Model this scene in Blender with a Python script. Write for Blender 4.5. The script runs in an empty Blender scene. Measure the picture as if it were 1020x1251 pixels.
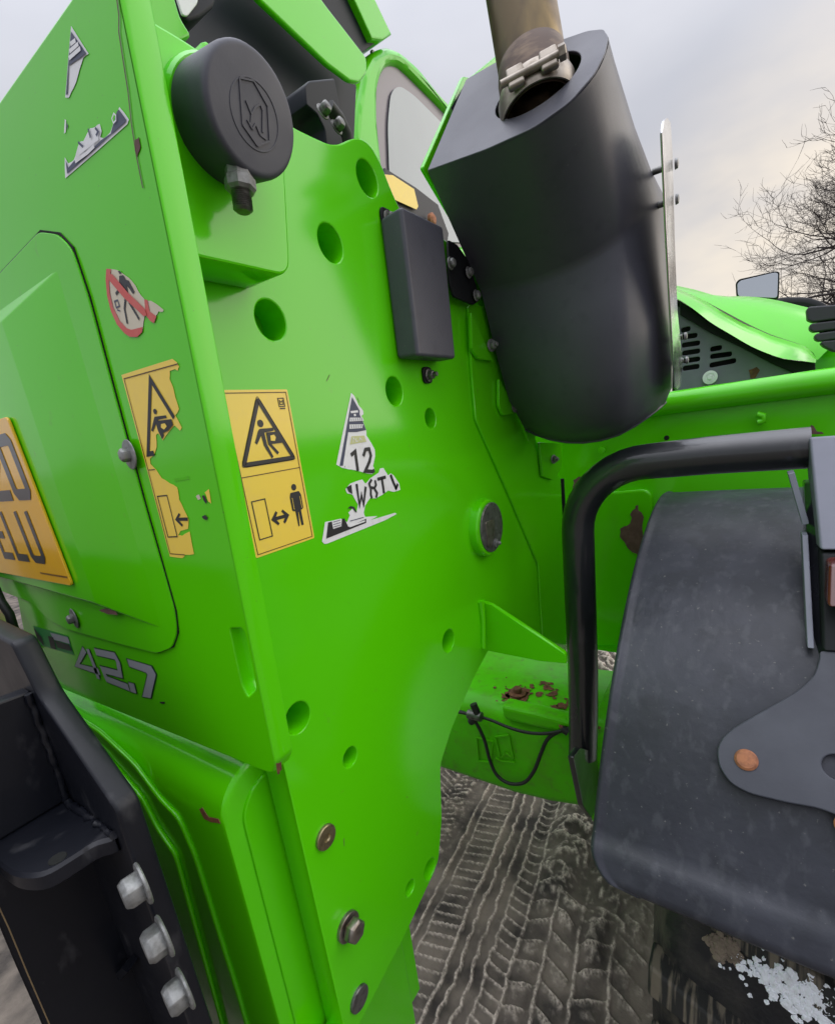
import bpy, bmesh, math, random
import numpy as np
from mathutils import Vector, Matrix
random.seed(7); RNG = np.random.default_rng(7)
S = bpy.context.scene
COL = S.collection

# ------------------------------------------------------------------ camera
cam_data = bpy.data.cameras.new('camera')
cam = bpy.data.objects.new('camera', cam_data); COL.objects.link(cam)
cam_data.sensor_fit = 'AUTO'; cam_data.sensor_width = 36.0
cam_data.lens = 16.8251                 # ultra wide phone lens
cam_data.shift_y = 0.04357               # the photo is cropped at its foot
cam_data.clip_start = 0.02; cam_data.clip_end = 4000
ROT = [[0.547912, 0.281653, -0.787695], [-0.827544, 0.044802, -0.559611], [-0.122326, 0.95847, 0.257628]]
m = Matrix(ROT).to_4x4(); m.translation = Vector((0, 0, 1.5))
cam.matrix_world = m
S.camera = cam

# ------------------------------------------------------------------ sky and sun (overcast winter afternoon)
SUN_EL, SUN_AZ = math.radians(16), math.radians(-48)      # azimuth measured from +X towards +Y
w = bpy.data.worlds.new('World'); S.world = w; w.use_nodes = True
nt = w.node_tree; nt.nodes.clear()
def N(t, tree=None, **k):
    n = (tree or nt).nodes.new(t)
    for a, v in k.items(): setattr(n, a, v)
    return n
out = N('ShaderNodeOutputWorld'); bg = N('ShaderNodeBackground')
sky = N('ShaderNodeTexSky', sky_type='NISHITA', sun_disc=False)
sky.sun_elevation = SUN_EL; sky.sun_rotation = math.pi/2 - SUN_AZ
sky.air_density = 1.0; sky.dust_density = 2.5; sky.ozone_density = 1.5
tc = N('ShaderNodeTexCoord')
sep = N('ShaderNodeSeparateXYZ'); nt.links.new(tc.outputs['Generated'], sep.inputs[0])
# cloud deck: lilac grey, broken softly by noise
mp = N('ShaderNodeMapping'); mp.inputs['Scale'].default_value = (1.2, 1.2, 3.0)
nt.links.new(tc.outputs['Generated'], mp.inputs[0])
no = N('ShaderNodeTexNoise'); no.inputs['Scale'].default_value = 1.7; no.inputs['Detail'].default_value = 4; no.inputs['Roughness'].default_value = .5
nt.links.new(mp.outputs[0], no.inputs['Vector'])
cr = N('ShaderNodeValToRGB')
cr.color_ramp.elements[0].position = .3; cr.color_ramp.elements[0].color = (3.85, 3.92, 4.32, 1)
cr.color_ramp.elements[1].position = .75; cr.color_ramp.elements[1].color = (4.95, 4.95, 5.3, 1)
nt.links.new(no.outputs['Fac'], cr.inputs[0])
# warm break in the cloud low on the sun's side
dotn = N('ShaderNodeVectorMath', operation='DOT_PRODUCT')
sd = Vector((math.cos(SUN_EL)*math.cos(SUN_AZ), math.cos(SUN_EL)*math.sin(SUN_AZ), math.sin(SUN_EL)))
gd = Vector((math.cos(.14)*math.cos(-.12), math.cos(.14)*math.sin(-.12), math.sin(.14)))     # the bright rift in the cloud behind the tree
nrm = N('ShaderNodeVectorMath', operation='NORMALIZE'); nt.links.new(tc.outputs['Generated'], nrm.inputs[0])
nt.links.new(nrm.outputs[0], dotn.inputs[0]); dotn.inputs[1].default_value = gd
glow = N('ShaderNodeMapRange', interpolation_type='SMOOTHSTEP'); glow.inputs['From Min'].default_value = .93; glow.inputs['From Max'].default_value = 1.0
nt.links.new(dotn.outputs['Value'], glow.inputs['Value'])
gm = N('ShaderNodeMath', operation='MULTIPLY'); nt.links.new(glow.outputs[0], gm.inputs[0])
no2 = N('ShaderNodeTexNoise'); no2.inputs['Scale'].default_value = 6; no2.inputs['Detail'].default_value = 3
nt.links.new(mp.outputs[0], no2.inputs['Vector'])
mr2 = N('ShaderNodeMapRange'); mr2.inputs['From Min'].default_value = .3; mr2.inputs['From Max'].default_value = .6; mr2.inputs['To Min'].default_value = .55
nt.links.new(no2.outputs['Fac'], mr2.inputs['Value']); nt.links.new(mr2.outputs[0], gm.inputs[1])
mixg = N('ShaderNodeMix', data_type='RGBA'); nt.links.new(gm.outputs[0], mixg.inputs['Factor'])
nt.links.new(cr.outputs[0], mixg.inputs['A']); mixg.inputs['B'].default_value = (7.6, 6.75, 5.7, 1)
# the clear sky still shows a little through the deck
mixs = N('ShaderNodeMix', data_type='RGBA'); mixs.inputs['Factor'].default_value = .9
nt.links.new(sky.outputs[0], mixs.inputs['A']); nt.links.new(mixg.outputs['Result'], mixs.inputs['B'])
sepn = N('ShaderNodeSeparateXYZ'); nt.links.new(nrm.outputs[0], sepn.inputs[0])
mx0 = N('ShaderNodeMath', operation='MAXIMUM'); nt.links.new(sepn.outputs['Z'], mx0.inputs[0]); mx0.inputs[1].default_value = 0
sq = N('ShaderNodeMath', operation='POWER'); nt.links.new(mx0.outputs[0], sq.inputs[0]); sq.inputs[1].default_value = 4
ze = N('ShaderNodeMath', operation='MULTIPLY_ADD'); nt.links.new(sq.outputs[0], ze.inputs[0]); ze.inputs[1].default_value = 5.6; ze.inputs[2].default_value = 1   # an overcast sky is brightest overhead
vs_ = N('ShaderNodeVectorMath', operation='SCALE'); nt.links.new(mixs.outputs['Result'], vs_.inputs[0]); nt.links.new(ze.outputs[0], vs_.inputs['Scale'])
nt.links.new(vs_.outputs[0], bg.inputs['Color']); bg.inputs['Strength'].default_value = .050
nt.links.new(bg.outputs[0], out.inputs[0])
sl = bpy.data.lights.new('sun', 'SUN'); sl.energy = .5; sl.angle = math.radians(60); sl.color = (1, .92, .8)
so = bpy.data.objects.new('sun', sl); COL.objects.link(so)
so.rotation_euler = (-sd).to_track_quat('-Z', 'Y').to_euler()
S.view_settings.view_transform = 'Standard'; S.view_settings.look = 'None'
S.view_settings.exposure = 1.38; S.view_settings.gamma = 1; S.view_settings.use_curve_mapping = False
S.cycles.max_bounces = 8; S.cycles.use_denoising = True

# ------------------------------------------------------------------ materials
def mat(name, col, rough=.5, metal=0, coat=0, ior=1.5, coat_rough=.1, noise=None, bump=None, rnoise=None, spec=.5, coat_ior=1.5, emit=None):
    """noise = [(scale, detail, low, high, colour, amount, (sx,sy,sz))...] layered over the base colour"""
    m = bpy.data.materials.new(name); m.use_nodes = True
    t = m.node_tree; b = t.nodes['Principled BSDF']
    b.inputs['Roughness'].default_value = rough; b.inputs['Metallic'].default_value = metal
    b.inputs['IOR'].default_value = ior; b.inputs['Specular IOR Level'].default_value = spec
    b.inputs['Coat Weight'].default_value = coat; b.inputs['Coat Roughness'].default_value = coat_rough; b.inputs['Coat IOR'].default_value = coat_ior
    b.inputs['Base Color'].default_value = (*col, 1)
    g = t.nodes.new('ShaderNodeNewGeometry')
    last = None
    for (sc, det, lo, hi, c2, amt, str3) in (noise or []):
        mp = t.nodes.new('ShaderNodeMapping'); mp.inputs['Scale'].default_value = str3
        t.links.new(g.outputs['Position'], mp.inputs[0])
        n = t.nodes.new('ShaderNodeTexNoise'); n.inputs['Scale'].default_value = sc; n.inputs['Detail'].default_value = det
        t.links.new(mp.outputs[0], n.inputs['Vector'])
        r = t.nodes.new('ShaderNodeMapRange'); r.inputs['From Min'].default_value = lo; r.inputs['From Max'].default_value = hi
        r.inputs['To Max'].default_value = amt
        t.links.new(n.outputs['Fac'], r.inputs['Value'])
        mx = t.nodes.new('ShaderNodeMix'); mx.data_type = 'RGBA'
        t.links.new(r.outputs[0], mx.inputs['Factor'])
        if last is None: mx.inputs['A'].default_value = (*col, 1)
        else: t.links.new(last, mx.inputs['A'])
        mx.inputs['B'].default_value = (*c2, 1); last = mx.outputs['Result']
    if last: t.links.new(last, b.inputs['Base Color'])
    if rnoise:
        sc, lo, hi = rnoise
        n = t.nodes.new('ShaderNodeTexNoise'); n.inputs['Scale'].default_value = sc; n.inputs['Detail'].default_value = 5
        t.links.new(g.outputs['Position'], n.inputs['Vector'])
        r = t.nodes.new('ShaderNodeMapRange'); r.inputs['From Min'].default_value = .3; r.inputs['From Max'].default_value = .7
        r.inputs['To Min'].default_value = lo; r.inputs['To Max'].default_value = hi
        t.links.new(n.outputs['Fac'], r.inputs['Value']); t.links.new(r.outputs[0], b.inputs['Roughness'])
    if bump:
        h = None
        bl = bump if isinstance(bump, list) else [bump]
        prev = None
        for (sc, st, dist) in bl:
            n = t.nodes.new('ShaderNodeTexNoise'); n.inputs['Scale'].default_value = sc; n.inputs['Detail'].default_value = 3
            t.links.new(g.outputs['Position'], n.inputs['Vector'])
            bp = t.nodes.new('ShaderNodeBump'); bp.inputs['Strength'].default_value = st; bp.inputs['Distance'].default_value = dist
            t.links.new(n.outputs['Fac'], bp.inputs['Height'])
            if prev: t.links.new(prev.outputs[0], bp.inputs['Normal'])
            prev = bp
        t.links.new(prev.outputs[0], b.inputs['Normal']); 
        if coat: t.links.new(prev.outputs[0], b.inputs['Coat Normal'])
    if emit: b.inputs['Emission Color'].default_value = (*emit[:3], 1); b.inputs['Emission Strength'].default_value = emit[3]
    return m
U3 = (1, 1, 1)
M = {}
GREEN = (.102, .66, .0)
M['green'] = mat('green_paint', GREEN, .5, coat=.9, coat_rough=.13, coat_ior=1.5, spec=.05,
    noise=[(3, 4, .45, .8, (.092, .58, .0), .6, U3), (9, 6, .62, .85, (.12, .42, .03), .3, (1, 1, .25)), (420, 2, .74, .80, (.12, .16, .04), .7, U3), (55, 6, .68, .80, (.16, .36, .05), .35, U3)],
    bump=[(420, .05, .0006), (14, .04, .004)])
M['green_dusty'] = mat('green_paint_dusty', (.09, .56, .0), .5, coat=.2, coat_rough=.25, spec=.2,
    noise=[(14, 6, .42, .75, (.10, .36, .01), .6, U3), (40, 5, .55, .75, (.13, .12, .05), .4, U3)],
    bump=[(60, .25, .002)])
M['pad_green'] = M['green']
M['black_plastic'] = mat('black_plastic', (.055, .058, .075), .5, noise=[(25, 6, .4, .8, (.095, .10, .12), .5, U3)], bump=[(500, .12, .0005)], rnoise=(18, .40, .6))
M['black_coat'] = mat('black_powder_coat', (.070, .071, .090), .52, spec=.4, noise=[(8, 5, .4, .8, (.088, .089, .110), .6, U3), (45, 6, .55, .75, (.052, .052, .066), .5, U3), (260, 3, .70, .76, (.15, .15, .16), .5, U3)], bump=[(700, .2, .0004)], rnoise=(6, .36, .5))
M['hitch_black'] = mat('hitch_black_paint', (.0065, .0075, .0115), .36, spec=.28, coat=.10, coat_rough=.15, noise=[(40, 6, .62, .75, (.07, .07, .075), .5, (1, 1, .5)), (9, 4, .45, .8, (.013, .014, .02), .6, U3)], bump=[(50, .15, .002)], rnoise=(11, .28, .5))
M['black_steel'] = mat('black_painted_steel', (.012, .013, .017), .22, coat=.8, coat_rough=.1, noise=[(30, 6, .58, .75, (.06, .06, .065), .5, (1, 1, .4)), (7, 3, .4, .8, (.022, .023, .03), .5, U3)], bump=[(40, .15, .002)], rnoise=(9, .22, .45))
M['cover_top'] = M['black_coat']
M['fender'] = mat('weathered_fender_plastic', (.025, .027, .036), .5, spec=.32,
    noise=[(4.5, 7, .40, .62, (.050, .052, .068), .85, U3), (15, 9, .50, .60, (.022, .024, .030), .5, U3), (48, 9, .54, .68, (.078, .080, .094), .4, (.9, 1.3, .8)), (170, 4, .68, .75, (.20, .19, .18), .5, U3)],
    bump=[(70, .25, .003), (900, .12, .0004)], rnoise=(10, .34, .6))
M['bracket'] = mat('dark_grey_plate', (.036, .039, .054), .5, noise=[(18, 5, .4, .8, (.07, .075, .095), .6, U3)], bump=[(300, .12, .0006)])
M['lamp_grey'] = mat('lamp_bracket_grey', (.19, .195, .245), .5, noise=[(25, 5, .4, .8, (.15, .155, .19), .6, U3)])
M['rubber'] = mat('muddy_tyre_rubber', (.010, .011, .014), .5, noise=[(30, 7, .52, .64, (.085, .075, .06), .75, (1, 1, .35)), (9, 5, .5, .66, (.06, .055, .047), .6, U3)], bump=[(120, .4, .003)])
M['lug'] = mat('dusty_tyre_lug', (.016, .016, .015), .8, noise=[(45, 7, .48, .58, (.16, .135, .10), .85, (.3, 2.2, .12))], bump=[(90, .5, .003)])
M['galv'] = mat('galvanised_steel', (.25, .255, .25), .5, .5, noise=[(220, 5, .4, .65, (.16, .16, .15), .8, U3), (60, 5, .5, .7, (.42, .42, .41), .6, U3)], bump=[(250, .35, .001)])
M['steel'] = mat('worn_steel', (.32, .29, .25), .38, .85, noise=[(90, 5, .45, .7, (.13, .11, .09), .8, U3), (30, 5, .55, .75, (.22, .12, .06), .6, U3)], bump=[(150, .2, .001)])
M['pin_steel'] = mat('pin_end_steel', (.17, .17, .16), .45, .7, noise=[(110, 5, .5, .68, (.06, .055, .05), .8, U3), (70, 4, .55, .7, (.4, .4, .38), .5, U3)], bump=[(200, .3, .001)])
M['brass'] = mat('plated_screw', (.36, .30, .17), .35, .8, noise=[(150, 5, .45, .7, (.13, .10, .05), .8, U3)])
M['pipe'] = mat('heat_tinted_pipe', (.20, .155, .10), .38, .75, noise=[(9, 5, .42, .7, (.42, .31, .15), .9, (2.5, 2.5, .3)), (22, 6, .45, .7, (.10, .085, .08), .85, (1, 1, .5))], bump=[(80, .1, .001)], rnoise=(30, .3, .5))
M['clamp'] = mat('stained_clamp', (.36, .32, .27), .38, .85, noise=[(60, 6, .45, .7, (.16, .13, .10), .9, U3)], bump=[(140, .2, .001)])
M['pipe_burnt'] = mat('burnt_pipe_end', (.10, .070, .055), .5, .55, noise=[(40, 6, .45, .7, (.22, .16, .11), .8, (1, 1, 3)), (15, 4, .5, .7, (.06, .045, .05), .7, U3)])
M['slot_shade_dirt'] = mat('shaded_dirty_slot', (.035, .09, .01), .8, noise=[(60, 6, .5, .62, (.09, .05, .02), .9, U3)])  # dark green carries the slot's shade, mottled with rust and dirt
M['rust'] = mat('rust', (.14, .05, .028), .85, noise=[(120, 6, .4, .7, (.26, .11, .05), .9, U3), (60, 4, .5, .7, (.06, .03, .025), .7, U3)], bump=[(250, .5, .002)])
M['old_primer'] = mat('bare_brown_patch', (.12, .06, .05), .7, noise=[(80, 5, .4, .7, (.20, .11, .09), .7, U3)], bump=[(150, .3, .002)])
M['rust_bolt'] = mat('rusty_bolt_head', (.40, .16, .075), .7, .2, noise=[(130, 6, .42, .68, (.22, .09, .05), .9, U3), (50, 5, .55, .75, (.5, .28, .17), .6, U3)], bump=[(260, .4, .001)])
M['yellow'] = mat('yellow_vinyl', (.95, .68, .08), .38, coat=.3, noise=[(70, 5, .5, .8, (.85, .60, .13), .5, U3)], bump=[(350, .06, .0005)])
M['plate_yellow'] = mat('plate_yellow', (.90, .48, .012), .22, coat=.6, coat_rough=.08, noise=[(20, 4, .45, .8, (.72, .42, .06), .5, U3)])
M['ink'] = mat('black_ink', (.02, .02, .024), .42)
M['thin_ink'] = mat('brown_black_line', (.10, .05, .02), .45)
M['plate_ink'] = mat('plate_letter', (.035, .032, .035), .3, coat=.5)
M['white'] = mat('white_vinyl', (.84, .85, .86), .4, noise=[(110, 6, .55, .75, (.70, .70, .68), .7, U3)], bump=[(300, .1, .0006)])
M['cream'] = mat('faded_cream_vinyl', (.66, .60, .46), .45, noise=[(60, 6, .5, .8, (.55, .47, .33), .6, U3)])
M['red'] = mat('faded_red_print', (.62, .10, .085), .45, noise=[(60, 6, .5, .8, (.66, .24, .19), .6, U3)])
M['navy'] = mat('dark_print', (.055, .065, .12), .45)
M['pale_yellow'] = mat('pale_yellow_print', (.60, .62, .30), .45)
M['grey_print'] = mat('silver_grey_print', (.36, .37, .41), .4)
M['dark_outline'] = mat('dark_outline_print', (.015, .06, .02), .4)
M['emerald'] = mat('emerald_print', (.02, .28, .06), .4)
M['glass'] = mat('grey_glass', (.30, .34, .37), .08, spec=.8, noise=[(3, 2, .4, .8, (.36, .42, .44), .6, U3)])
M['glass_edge'] = mat('glass_border', (.24, .21, .24), .25)
M['shade_dark'] = mat('dark_parts_and_shade', (.010, .013, .020), .45, spec=.2, noise=[(5, 4, .4, .8, (.020, .026, .036), .7, U3)], bump=[(200, .06, .0006)])  # blue-black of dark fittings; also carries the roof and boom shade
M['mirror'] = mat('mirror_glass', (.62, .66, .70), .06, 1.0)
M['shield'] = mat('polished_shield', (.55, .56, .58), .2, .95, noise=[(6, 4, .4, .7, (.38, .36, .36), .7, (1, 1, 3))], rnoise=(14, .12, .3))
M['soft_black'] = mat('soft_black', (.011, .012, .014), .6, spec=.25)
M['gap'] = mat('gasket_black', (.006, .007, .006), .9)
M['cable'] = mat('black_rubber_cable', (.012, .013, .012), .55)
M['pink'] = mat('pink_lens', (.62, .28, .30), .2, coat=.5)
M['red_lens'] = mat('dull_red_lens', (.10, .018, .015), .25, coat=.5)
M['louvre'] = mat('louvre_grey', (.045, .045, .052), .6)
M['vent_grey'] = mat('vent_grey', (.17, .175, .215), .55, noise=[(30, 5, .45, .75, (.21, .215, .25), .6, U3)])
M['bark'] = mat('winter_bark', (.055, .045, .042), .9)
M['ochre'] = mat('ochre_dirt', (.22, .16, .08), .8, noise=[(80, 5, .4, .7, (.16, .11, .06), .7, U3)])

# ------------------------------------------------------------------ helpers
BASE = Vector((1.2, .83, 0))
def place(me, name, material, parent, smooth=None, label=None, kind=None):
    """links a mesh built in world metres as one object whose origin is its own centre"""
    n = len(me.vertices)
    if n:
        co = np.empty(n*3); me.vertices.foreach_get('co', co); co = co.reshape(-1, 3)
        c = (co.min(0) + co.max(0)) / 2
        me.vertices.foreach_set('co', (co - c).ravel()); me.update()
    else: c = np.zeros(3)
    o = bpy.data.objects.new(name, me); COL.objects.link(o)
    if material is not None: me.materials.append(M[material] if isinstance(material, str) else material)
    if parent is not None:
        o.parent = parent
        o.location = Vector(c) - Vector(parent['world_at'])
    else: o.location = Vector(c)
    o['world_at'] = [float(v) for v in c]
    if smooth is not None:
        me.shade_smooth()
        if smooth < 180: me.set_sharp_from_angle(angle=math.radians(smooth))
    if label: o['label'] = label
    if kind: o['kind'] = kind
    return o
def bm_obj(bm, name, material, parent, smooth=30, label=None, kind=None, flat=None):
    bmesh.ops.recalc_face_normals(bm, faces=bm.faces)
    bm.normal_update()
    keep = [f.index for f in bm.faces if flat is not None and abs(f.normal.dot(flat)) > .9995]
    me = bpy.data.meshes.new(name); bm.to_mesh(me); bm.free()
    o = place(me, name, material, parent, smooth, label, kind)
    if flat is not None:
        fl = np.ones(len(me.polygons), dtype=bool)
        if smooth is not None: fl[keep] = False
        me.polygons.foreach_set('use_smooth', fl); me.update()
    return o
def wn(o):
    m_ = o.modifiers.new('weighted_normal', 'WEIGHTED_NORMAL'); m_.keep_sharp = True; return o
class Frame:
    def __init__(s, o, u, v, n): s.o, s.u, s.v, s.n = map(Vector, (o, u, v, n))
    def at(s, a, b, c=0): return s.o + s.u*a + s.v*b + s.n*c
SIDE_Y = .395
def side(y=SIDE_Y): return Frame((0, y, 0), (1, 0, 0), (0, 0, 1), (0, -1, 0))      # faces the right-hand side of the machine
def rear(x): return Frame((x, 0, 0), (0, -1, 0), (0, 0, 1), (-1, 0, 0))             # faces the tail of the machine
def sheet(name, outline, fr, thick, material, parent, holes=(), bevel=0, off=0, label=None, smooth=30, kind=None):
    """a flat plate cut from an outline with holes; its outer face lies at off along the frame normal"""
    cu = bpy.data.curves.new('c', 'CURVE'); cu.dimensions = '2D'; cu.fill_mode = 'BOTH'
    for k, loop in enumerate([outline, *holes]):
        sp = cu.splines.new('POLY'); sp.points.add(len(loop)-1); sp.use_cyclic_u = True
        for p, q in zip(sp.points, loop): p.co = (q[0], q[1], 0, 1)
    if thick > 0:
        cu.bevel_depth = bevel; cu.bevel_resolution = 2 if bevel > .002 else 1
        cu.extrude = max(thick/2 - bevel, 1e-5); cu.offset = -bevel
    ob = bpy.data.objects.new('c', cu); COL.objects.link(ob)
    me = bpy.data.meshes.new_from_object(ob.evaluated_get(bpy.context.evaluated_depsgraph_get()))
    bpy.data.objects.remove(ob); bpy.data.curves.remove(cu)
    bm = bmesh.new(); bm.from_mesh(me); bpy.data.meshes.remove(me)
    bmesh.ops.remove_doubles(bm, verts=bm.verts, dist=1e-6)
    for v in bm.verts: v.co = fr.at(v.co.x, v.co.y, v.co.z - thick/2 + off)
    if thick > 0:
        bm.faces.index_update(); return bm_obj(bm, name, material, parent, smooth, label, kind, flat=fr.n)
    bm.normal_update()
    for f in bm.faces:
        if f.normal.dot(fr.n) < 0: f.normal_flip()
    me = bpy.data.meshes.new(name); bm.to_mesh(me); bm.free()
    return place(me, name, material, parent, None, label, kind)
def rect(x0, y0, x1, y1, r=0, n=5):
    if r <= 0: return [(x0, y0), (x1, y0), (x1, y1), (x0, y1)]
    out = []
    for cx, cy, a0 in ((x1-r, y0+r, -90), (x1-r, y1-r, 0), (x0+r, y1-r, 90), (x0+r, y0+r, 180)):
        for k in range(n+1):
            a = math.radians(a0 + 90*k/n); out.append((cx+r*math.cos(a), cy+r*math.sin(a)))
    return out
def ring(cx, cy, r, n=32, ry=None): return [(cx+r*math.cos(2*math.pi*k/n), cy+(ry or r)*math.sin(2*math.pi*k/n)) for k in range(n)]
def rounded(pts, r, n=5):
    """rounds the corners of an outline; r may be one radius or one per corner"""
    out = []; L = len(pts)
    for i in range(L):
        p = Vector(pts[i]); a = Vector(pts[i-1]); b = Vector(pts[(i+1) % L])
        ri = r[i] if isinstance(r, (list, tuple)) else r
        d1, d2 = (a-p), (b-p)
        ri = min(ri, d1.length*.45, d2.length*.45)
        if ri <= 1e-6: out.append(tuple(p)); continue
        s, e = p + d1.normalized()*ri, p + d2.normalized()*ri
        for k in range(n+1):
            t = k/n; q = s*(1-t)**2 + p*2*t*(1-t) + e*t*t; out.append(tuple(q))
    return out
def wob(pts, amp, sub=3, seed=0):
    """roughens an outline, for torn stickers and flaked paint"""
    rr = random.Random(seed); out = []
    for i in range(len(pts)):
        a, b = Vector(pts[i]), Vector(pts[(i+1) % len(pts)])
        for k in range(sub):
            p = a.lerp(b, k/sub)
            if k: p += Vector((rr.uniform(-1, 1), rr.uniform(-1, 1)))*amp
            out.append(tuple(p))
    return out
def box(name, lo, hi, material, parent, bevel=.003, label=None, rot=None):
    bm = bmesh.new(); bmesh.ops.create_cube(bm, size=1)
    c = (Vector(lo)+Vector(hi))/2; d = Vector(hi)-Vector(lo)
    for v in bm.verts: v.co = Vector((v.co.x*d.x, v.co.y*d.y, v.co.z*d.z))
    if bevel: bmesh.ops.bevel(bm, geom=list(bm.edges), offset=bevel, segments=3, affect='EDGES', profile=.5)
    for v in bm.verts: v.co = (rot @ v.co if rot else v.co) + c
    return wn(bm_obj(bm, name, material, parent, 40, label))
def hexa(name, v8, material, parent, bevel=.003, label=None):
    """a block from 8 corners: 4 of the lower face, then the 4 above them"""
    bm = bmesh.new(); vs = [bm.verts.new(v) for v in v8]
    for f in ((0,1,2,3), (4,5,6,7), (0,1,5,4), (1,2,6,5), (2,3,7,6), (3,0,4,7)): bm.faces.new([vs[i] for i in f])
    bmesh.ops.recalc_face_normals(bm, faces=bm.faces)
    if bevel: bmesh.ops.bevel(bm, geom=list(bm.edges), offset=bevel, segments=3, affect='EDGES', profile=.5)
    return wn(bm_obj(bm, name, material, parent, 40, label))
def basis(axis):
    z = Vector(axis).normalized(); x = z.orthogonal().normalized(); return x, z.cross(x), z
def lathe(name, prof, origin, axis, material, parent, n=36, label=None, smooth=30, caps=True, xdir=None):
    """prof = [(radius, height)...] turned about axis"""
    x, y, z = basis(axis)
    if xdir: x = (Vector(xdir) - z*Vector(xdir).dot(z)).normalized(); y = z.cross(x)
    o = Vector(origin); bm = bmesh.new(); rows = []
    for r, h in prof:
        rows.append([bm.verts.new(o + x*r*math.cos(2*math.pi*k/n) + y*r*math.sin(2*math.pi*k/n) + z*h) for k in range(n)])
    for a, b in zip(rows, rows[1:]):
        for k in range(n): bm.faces.new((a[k], a[(k+1) % n], b[(k+1) % n], b[k]))
    if caps: bm.faces.new(rows[0]); bm.faces.new(rows[-1])
    return bm_obj(bm, name, material, parent, smooth, label)
def spline(pts, per=8):
    P = [Vector(p) for p in pts]; P = [P[0]*2-P[1]] + P + [P[-1]*2-P[-2]]; out = []
    for i in range(1, len(P)-2):
        p0, p1, p2, p3 = P[i-1:i+3]
        for k in range(per):
            t = k/per
            out.append(.5*((2*p1) + (p2-p0)*t + (2*p0-5*p1+4*p2-p3)*t*t + (3*p1-p0-3*p2+p3)*t**3))
    out.append(P[-2]); return out
def tube_bm(bm, path, rad, n=14):
    """rad: a number or one per point; caps closed"""
    P = [Vector(p) for p in path]; rows = []; x = None
    for i, p in enumerate(P):
        t = ((P[i+1]-p).normalized() if i < len(P)-1 else Vector()) + ((p-P[i-1]).normalized() if i else Vector())
        t.normalize()
        x = t.orthogonal().normalized() if x is None else (x - t*x.dot(t)).normalized()
        y = t.cross(x); r = rad[i] if isinstance(rad, (list, tuple)) else rad
        rows.append([bm.verts.new(p + x*r*math.cos(2*math.pi*k/n) + y*r*math.sin(2*math.pi*k/n)) for k in range(n)])
    for a, b in zip(rows, rows[1:]):
        for k in range(n): bm.faces.new((a[k], a[(k+1) % n], b[(k+1) % n], b[k]))
    bm.faces.new(rows[0]); bm.faces.new(rows[-1])
def tube(name, path, rad, material, parent, n=14, label=None):
    bm = bmesh.new(); tube_bm(bm, path, rad, n); return bm_obj(bm, name, material, parent, 50, label)
def loft(name, rows, material, parent, closed=False, caps=False, smooth=35, label=None):
    bm = bmesh.new(); R = [[bm.verts.new(p) for p in row] for row in rows]; n = len(R[0])
    for a, b in zip(R, R[1:]):
        for k in range(n if closed else n-1): bm.faces.new((a[k], a[(k+1) % n], b[(k+1) % n], b[k]))
    if caps: bm.faces.new(R[0]); bm.faces.new(R[-1])
    return bm_obj(bm, name, material, parent, smooth, label)
def hex_bolt(at, axis, af, head, parent, material='galv', washer=1.0, thread=0, name='bolt', label=None, turn=0, flange=True):
    """hex head on a washer; washer and thread are sub-parts"""
    x, y, z = basis(axis); r = af/math.sqrt(3)
    x, y = x*math.cos(turn)+y*math.sin(turn), -x*math.sin(turn)+y*math.cos(turn)
    wt = af*.14
    lathe_prof = [(af*.68*washer, 0), (af*.72*washer, wt*.3), (af*.70*washer, wt*.8), (af*.64*washer, wt)]
    bm = bmesh.new(); o = Vector(at); rows = []
    for rr, h in ((1, wt*.6), (1, wt+head*.72), (.80, wt+head)):
        rows.append([bm.verts.new(o + (x*math.cos(a)+y*math.sin(a))*r*rr + z*h) for a in [math.pi/3*k for k in range(6)]])
    for a, b in zip(rows, rows[1:]):
        for k in range(6): bm.faces.new((a[k], a[(k+1) % 6], b[(k+1) % 6], b[k]))
    bm.faces.new(rows[0]); bm.faces.new(rows[-1])
    bmesh.ops.bevel(bm, geom=list(bm.edges), offset=af*.018, segments=1, affect='EDGES')
    b = bm_obj(bm, name, material, parent, 40, label)
    if flange: lathe('washer', lathe_prof, at, axis, material, b, 28)
    if thread: lathe('thread', [(af*.28, wt), (af*.28, wt+head+thread*.9), (af*.24, wt+head+thread)], at, axis, material, b, 18)
    return b
def text(name, body, fr, x, y, height, material, parent, off=.0006, sx=1.0, bold=0, shear=0, rot=0):
    cu = bpy.data.curves.new('t', 'FONT'); cu.body = body; cu.size = height/.72; cu.offset = bold; cu.shear = shear
    ob = bpy.data.objects.new('t', cu); COL.objects.link(ob)
    me = bpy.data.meshes.new_from_object(ob.evaluated_get(bpy.context.evaluated_depsgraph_get()))
    bpy.data.objects.remove(ob); bpy.data.curves.remove(cu)
    ca, sa = math.cos(rot), math.sin(rot)
    for v in me.vertices:
        a, b = v.co.x*sx, v.co.y
        v.co = fr.at(x + a*ca - b*sa, y + a*sa + b*ca, off)
    return place(me, name, material, parent, None)
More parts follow.
